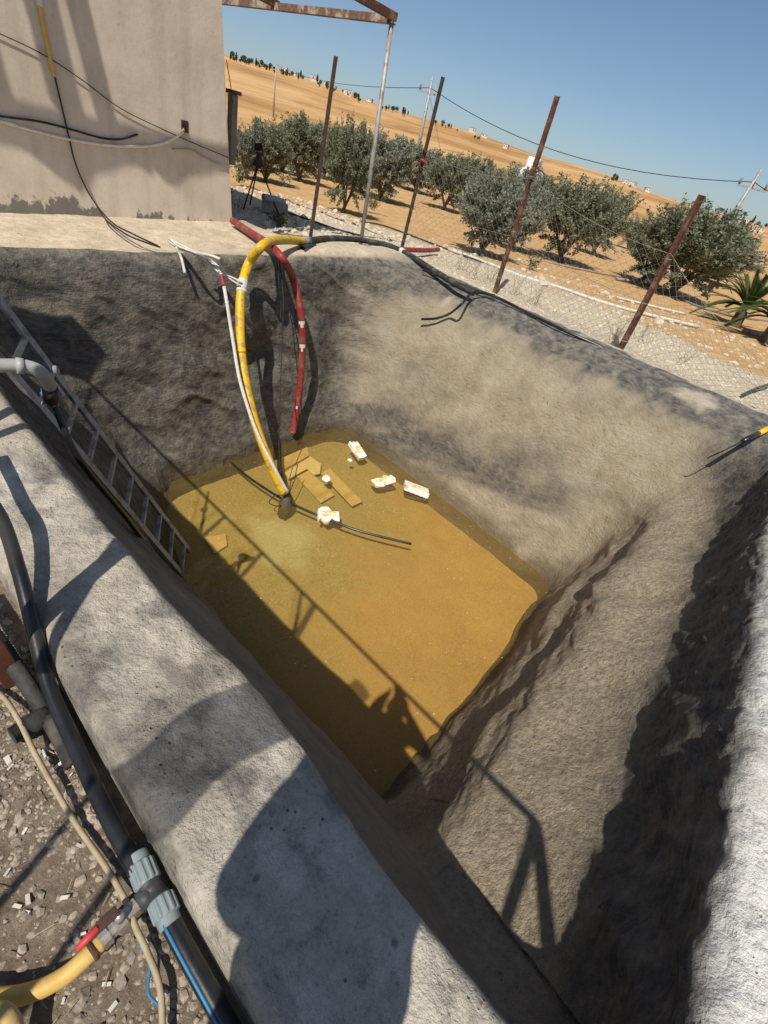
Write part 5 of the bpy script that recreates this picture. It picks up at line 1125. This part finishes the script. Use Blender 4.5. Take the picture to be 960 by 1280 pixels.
for i, (px, py) in enumerate(houses):
    p = hillpt(px, py + 2); D = np.hypot(p[0], p[1]); w = D / F * hs.uniform(3.5, 6.5); d_ = w * .8; h = D / F * hs.uniform(2.2, 4.0)
    side = 'left of the first dark post' if px < 395 else 'left of the galvanised pole' if px < 470 else 'left of the tall middle post' if px < 640 else 'above the round olive tree' if px < 820 else 'in the right-hand village'
    e = empty('house', tuple(p), '%s house on the ridge %s, %s from left' % (desc[i % 6], side, ['first', 'second', 'third', 'fourth', 'fifth', 'sixth', 'seventh', 'eighth', 'ninth', 'tenth', 'eleventh', 'twelfth', 'thirteenth', 'fourteenth', 'fifteenth', 'sixteenth', 'seventeenth', 'eighteenth', 'nineteenth', 'twentieth', 'last'][sorted(houses).index((px, py))]), 'house', 'houses on the far ridge')
    e.rotation_euler.z = hs.uniform(0, 1.5)
    mb = MB(); mb.box((0, 0, h / 2 - .5), (w, d_, h + 1)); mb.build('wall', M['house'], e)
    mb = MB(); mb.box((0, 0, h + .1), (w * 1.04, d_ * 1.04, .3)); mb.build('roof', M['block'], e)
    for sx in (-.28, .28):
        mb = MB(); mb.box((sx * w, -d_ / 2, h * .6), (w * .16, .12, h * .32)); mb.build('window', M['window'], e)
        mb = MB(); mb.box((-w / 2, sx * d_, h * .6), (.12, d_ * .16, h * .32)); mb.build('window', M['window'], e)
# ridge trees (cypress and pine clumps)
def small_tree(seed, slim):
    g_ = np.random.RandomState(seed); V = []; Fc = []
    for k in range(170):
        q = g_.normal(0, 1, 3); q /= np.linalg.norm(q); q *= g_.uniform(.3, 1) ; z = .15 + .85 * (.5 + .5 * q[2]); w = slim * (1.15 - z if slim < .3 else math.sqrt(max(.05, 1 - (2 * z - 1.1) ** 2)))
        p = np.array([q[0] * w, q[1] * w, z]); n = g_.normal(0, 1, 3); n /= np.linalg.norm(n); u = np.cross(n, [0, 0, 1.]); u /= np.linalg.norm(u); v = np.cross(n, u); s_ = g_.uniform(.05, .11); i0 = len(V)
        V += [p - u * s_, p + v * s_, p + u * s_, p - v * s_]; Fc.append((i0, i0 + 1, i0 + 2, i0 + 3))
    me = bpy.data.meshes.new('crown'); me.from_pydata([tuple(v) for v in V], [], Fc); me.materials.append(M['fartree'])
    mb = MB(); mb.tube([(0, 0, -.05), (0, 0, .5)], .03, 5); tm = bpy.data.meshes.new('trunk'); tm.from_pydata([tuple(v) for v in mb.v], [], mb.f); tm.materials.append(M['bark']); return me, tm
sm = [small_tree(1, .2), small_tree(2, .45), small_tree(3, .55)]
ridge = [(285, 69), (330, 82), (379, 97), (420, 111), (467, 129), (520, 145), (573, 160), (620, 178), (675, 196), (761, 220), (817, 242), (860, 256), (900, 269), (960, 284)]
rxs = [a for a, _ in ridge]; rys = [b for _, b in ridge]
clusters = [(288, 345, 34, 'above the cabinet and tripod'), (348, 380, 10, 'left of the first dark post'), (395, 450, 18, 'between the first dark post and the galvanised pole'), (470, 510, 12, 'right of the galvanised pole'), (540, 600, 10, 'right of the ragged post'), (760, 800, 6, 'above the round olive tree'), (880, 958, 20, 'among the village houses at right')]
for (xa, xb, n, wh_) in clusters:
    for k in range(n):
        px = hs.uniform(xa, xb); py = np.interp(px, rxs, rys) + hs.uniform(1, 6 if xa < 800 else 16); p = hillpt(px, py); D = np.hypot(p[0], p[1]); v = hs.choice([0, 1, 2, 1]); s = D / F * hs.uniform(2.6, 6.0) * (1.2 if v == 0 else .8)
        e = empty('ridge_tree', tuple(p), 'small dark tree on the skyline ' + wh_, 'tree', 'skyline trees ' + wh_); e.scale = (s, s, s); e.rotation_euler.z = hs.uniform(0, 6)
        for nm, me in zip(('crown', 'trunk'), sm[v]):
            o = bpy.data.objects.new(nm, me); col.objects.link(o); o.parent = e
# power poles and line
def pole(px, py, tx, ty, D, label):
    q = ray(px, py); h = q[:2] / np.linalg.norm(q[:2]); r = ray(tx, ty); hr = r[:2] / np.linalg.norm(r[:2]); t = CAM + r * D / np.hypot(r[0], r[1])
    b = np.array([h[0] * D, h[1] * D, 0]); b[2] = gz(b[0], b[1]); t[:2] = t[:2] * .5 + b[:2] * .5 + (t[:2] - b[:2]) * .5
    e = empty('power_pole', tuple(b), label, 'power pole', 'power poles in the orchard'); mb = MB(); mb.tube([np.zeros(3), t - b], np.array([.16, .09]), 8); mb.build('pole', M['galv'], e, True)
    tt = t - b; dirx = np.array([-h[1], h[0], 0]); mb = MB(); mb.bar(tt - dirx * .8 - [0, 0, .9], tt + dirx * .8 - [0, 0, .9], .1, .1); mb.build('crossarm', M['galv'], e)
    for s_ in (-.7, 0.0, .7):
        mb = MB(); mb.tube([tt + dirx * s_ - [0, 0, .85], tt + dirx * s_ - [0, 0, .55]], .07, 7); mb.build('insulator', M['boxgrey'], e, True)
    return t
p1 = pole(520, 200, 541, 96, 46, 'lattice-grey power pole rising between the galvanised pole and the ragged post')
p2 = pole(880, 320, 952, 212, 40, 'power pole leaning at the right edge above the village')
def span(a, b, sag, label, r=.022):
    P = [a + (b - a) * u - np.array([0, 0, sag * 4 * u * (1 - u)]) for u in np.linspace(0, 1, 16)]; tag(tube('power_line', P, r, M['cable'], None, 1, 5), label, 'wire')
a1 = p1 - [0, 0, .6]; a2 = p2 - [0, 0, .6]; span(a1, a2, 1.3, 'power line sagging between the two power poles')
q = ray(345, 80); a3 = CAM + q * 120 / np.hypot(q[0], q[1]); span(a1, a3, .9, 'power line running left from the grey pole to the hill')
q = ray(1010, 250); a4 = CAM + q * 34 / np.hypot(q[0], q[1]); span(a2, a4, .2, 'short power line leaving the right edge of the picture')
q = ray(578, 178); a5 = CAM + q * 48 / np.hypot(q[0], q[1]); a5[2] = gz(a5[0], a5[1]); span(a1 - [0, 0, .3], a5, 0, 'thin stay wire slanting down from the grey pole', .012)
# far third support for the line on the hill
pole(345, 100, 345, 79, 120, 'distant small power pole on the golden slope at left')
# white tank truck body behind the trees
q = ray(664, 222); h = q[:2] / np.linalg.norm(q[:2]); D = 34; tkp = np.array([h[0] * D, h[1] * D, 0]); tkp[2] = gz(tkp[0], tkp[1]); zt = CAM[2] + D * ray(664, 207)[2] / np.hypot(*ray(664, 207)[:2]) - tkp[2]
tk = empty('water_tank', tuple(tkp), 'white tank on a stand behind the olive trees by the tall post', 'tank'); tk.rotation_euler.z = R(20)
mb = MB(); mb.tube([(-1.2, 0, zt - .55), (-1.15, 0, zt - .55), (1.15, 0, zt - .55), (1.2, 0, zt - .55)], np.array([.4, .55, .55, .4]), 16); mb.build('vessel', M['tank'], tk, True)
mb = MB(); mb.box((-.5, 0, zt + .1), (.9, .7, .5)); mb.build('hatch', M['tank'], tk, bevel=.04)
for sx in (-.9, .9):
    for sy in (-.4, .4):
        mb = MB(); mb.bar((sx, sy, -.1), (sx, sy * .8, zt - .7), .09); mb.build('leg', M['galv'], tk)

# =================================================================== things behind the viewer that shade the rim and water
# control cabinet on a post beside the rim near the head of the pool
cc_ = empty('control_cabinet', (-0.32, 4.40, GZ), 'metal control cabinet on a post outside the rim near the ladder', 'cabinet')
mb = MB(); mb.box((0, 0, 1.96), (.40, .2, .60)); mb.build('body', M['boxgrey'], cc_, bevel=.01)
mb = MB(); mb.bar((0, 0.0, -.1), (0, 0.0, 1.68), .06); mb.build('post', M['rust'], cc_)
mb = MB(); mb.box((0, -.103, 1.96), (.35, .012, .5)); mb.build('door', M['boxgrey'], cc_)
# unseen net strip, added to throw a band of shadow on the rim
nt = empty('shadow_net_strip', (-0.55, 0.22, GZ), 'unseen strip of net on two stakes, added to shade a band of rim', 'net')
m_, N, L, b = new_mat('shadow_caster_net'); b.inputs['Base Color'].default_value = (.05, .05, .045, 1); tr = N.new('ShaderNodeBsdfTransparent'); mx = N.new('ShaderNodeMixShader'); mx.inputs[0].default_value = .72
L.new(tr.outputs[0], mx.inputs[1]); L.new(b.outputs[0], mx.inputs[2]); L.new(mx.outputs[0], N['Material Output'].inputs['Surface'])
V = []; n = 12
for i in range(n + 1):
    x = -.28 + .56 * i / n
    for k in range(4): V.append((x + .02 * math.sin(k), -.11 - .02 * math.sin(i * .7) + .21 * k / 3, 1.46 - .03 * math.sin(i / n * math.pi) + .01 * k))
link('net', V, [(i * 4 + k, i * 4 + k + 1, (i + 1) * 4 + k + 1, (i + 1) * 4 + k) for i in range(n) for k in range(3)], m_, nt)
for sx in (-.3,):
    mb = MB(); mb.tube([(sx, -.1, -.05), (sx, -.1, 1.5)], .012, 8); mb.build('stake', M['wood'], nt, True); mb = MB(); mb.tube([(sx, .1, -.05), (sx, .1, 1.5)], .012, 8); mb.build('stake', M['wood'], nt, True)
# photographer
def person():
    fd = np.array([fwd.x, fwd.y]); fd /= np.linalg.norm(fd); sd = np.array([fd[1], -fd[0]])     # forward, right
    root = empty('person', (-0.36 * fd[0] - .02, -0.36 * fd[1] - .02, GZ), 'person in dark clothes holding up a phone beside the pool rim', 'person')
    def W(f_, s_, z): return (fd[0] * f_ + sd[0] * s_, fd[1] * f_ + sd[1] * s_, z)
    J = [W(0, 0, .95), W(0, 0, 1.12), W(0.01, 0, 1.30), W(.01, 0, 1.42), W(.03, 0, 1.50), W(.05, 0, 1.58), W(.06, 0, 1.68),     # 0-6 spine to head
         W(0, .10, .90), W(.03, .12, .50), W(0, .12, .09), W(.14, .14, .03), W(0, -.10, .90), W(.03, -.12, .50), W(0, -.12, .09), W(.14, -.14, .03),
         W(0, .19, 1.38), W(.06, .36, 1.18), W(.26, .12, 1.34), W(.31, .075, 1.42), W(0, -.19, 1.38), W(.05, -.19, 1.04), W(.26, -.13, 1.34), W(.31, -.085, 1.42)]
    E_ = [(0, 1), (1, 2), (2, 3), (3, 4), (4, 5), (5, 6), (0, 7), (7, 8), (8, 9), (9, 10), (0, 11), (11, 12), (12, 13), (13, 14), (3, 15), (15, 16), (16, 17), (17, 18), (3, 19), (19, 20), (20, 21), (21, 22)]
    Rd = [.17, .17, .18, .13, .055, .085, .085, .09, .06, .045, .04, .09, .06, .045, .04, .075, .055, .036, .03, .11, .105, .06, .032]
    for hand, sgn in ((18, 1), (22, -1)):
        hb = np.array(J[hand])
        for k in range(4):
            k0 = len(J); J.append(tuple(hb + np.array(W(.012, -.012 * sgn, .012 - .02 * k + .03)))); J.append(tuple(hb + np.array(W(.040, -.012 * sgn, .012 - .02 * k + .03)))); J.append(tuple(hb + np.array(W(.048, -.036 * sgn, .012 - .02 * k + .03))))
            E_ += [(hand, k0), (k0, k0 + 1), (k0 + 1, k0 + 2)]; Rd += [.010, .009, .008]
        k0 = len(J); J.append(tuple(hb + np.array(W(-.012, -.01 * sgn, .03)))); J.append(tuple(hb + np.array(W(-.014, -.035 * sgn, .045)))); E_ += [(hand, k0), (k0, k0 + 1)]; Rd += [.011, .009]
    me = bpy.data.meshes.new('body'); me.from_pydata(J, E_, []); o = bpy.data.objects.new('body', me); col.objects.link(o)
    sk = o.modifiers.new('skin', 'SKIN'); sk.use_smooth_shade = True; o.modifiers.new('sub', 'SUBSURF').levels = 2; o.modifiers['sub'].render_levels = 2
    for i, v in enumerate(me.skin_vertices[0].data): v.radius = (Rd[i], Rd[i]); v.use_root = (i == 0)
    dg = bpy.context.evaluated_depsgraph_get(); ev = bpy.data.meshes.new_from_object(o.evaluated_get(dg)); bpy.data.objects.remove(o)
    ev.name = 'body'
    for m_ in (M['shirt'], M['trouser'], M['skin']): ev.materials.append(m_)
    for p in ev.polygons:
        c = p.center; f_ = c.x * fd[0] + c.y * fd[1]
        p.material_index = 2 if (c.z > 1.47 or f_ > .23) else (1 if c.z < .95 else 0)
        p.use_smooth = True
    if len(ev.materials) > 3: pass
    ob = bpy.data.objects.new('body', ev); col.objects.link(ob); ob.parent = root
    bm = bmesh.new(); bmesh.ops.create_icosphere(bm, subdivisions=3, radius=.102)
    for v in bm.verts:
        c = Vector(W(.045, 0, 1.655)); f_ = v.co.x * fd[0] + v.co.y * fd[1]
        if f_ > .03 and v.co.z < .04: v.co *= .72
        v.co *= 1 + .06 * mnoise.noise(v.co * 30); v.co.z = max(v.co.z, -.07); v.co += c
    hm = bpy.data.meshes.new('hair'); bm.to_mesh(hm); bm.free(); hm.materials.append(M['hair']); h_ = bpy.data.objects.new('hair', hm); col.objects.link(h_); h_.parent = root
    for nm, (f_, s_, z), rr in (('nose', (.155, 0, 1.61), .016), ('ear', (.05, .088, 1.61), .02), ('ear', (.05, -.088, 1.61), .02), ('eye', (.135, .033, 1.635), .012), ('eye', (.135, -.033, 1.635), .012), ('mouth', (.14, 0, 1.565), .014)):
        bm = bmesh.new(); bmesh.ops.create_uvsphere(bm, u_segments=10, v_segments=8, radius=rr)
        for v in bm.verts: v.co += Vector(W(f_, s_, z))
        mm = bpy.data.meshes.new(nm); bm.to_mesh(mm); bm.free(); mm.materials.append(M['hair'] if nm == 'eye' else M['redgrip'] if nm == 'mouth' else M['skin']); q = bpy.data.objects.new(nm, mm); col.objects.link(q); q.parent = root
person()
ph = empty('phone', (0, 0, 1.35), 'dark phone held in both hands above the rim', 'phone'); ph.rotation_euler = M3.to_euler()
mb = MB(); mb.box((0, -.055, .035), (.075, .15, .009)); mb.build('body', M['blackpe'], ph, bevel=.003)
mb = MB(); mb.box((0, -.055, .0402), (.069, .144, .001)); mb.build('screen', M['window'], ph)
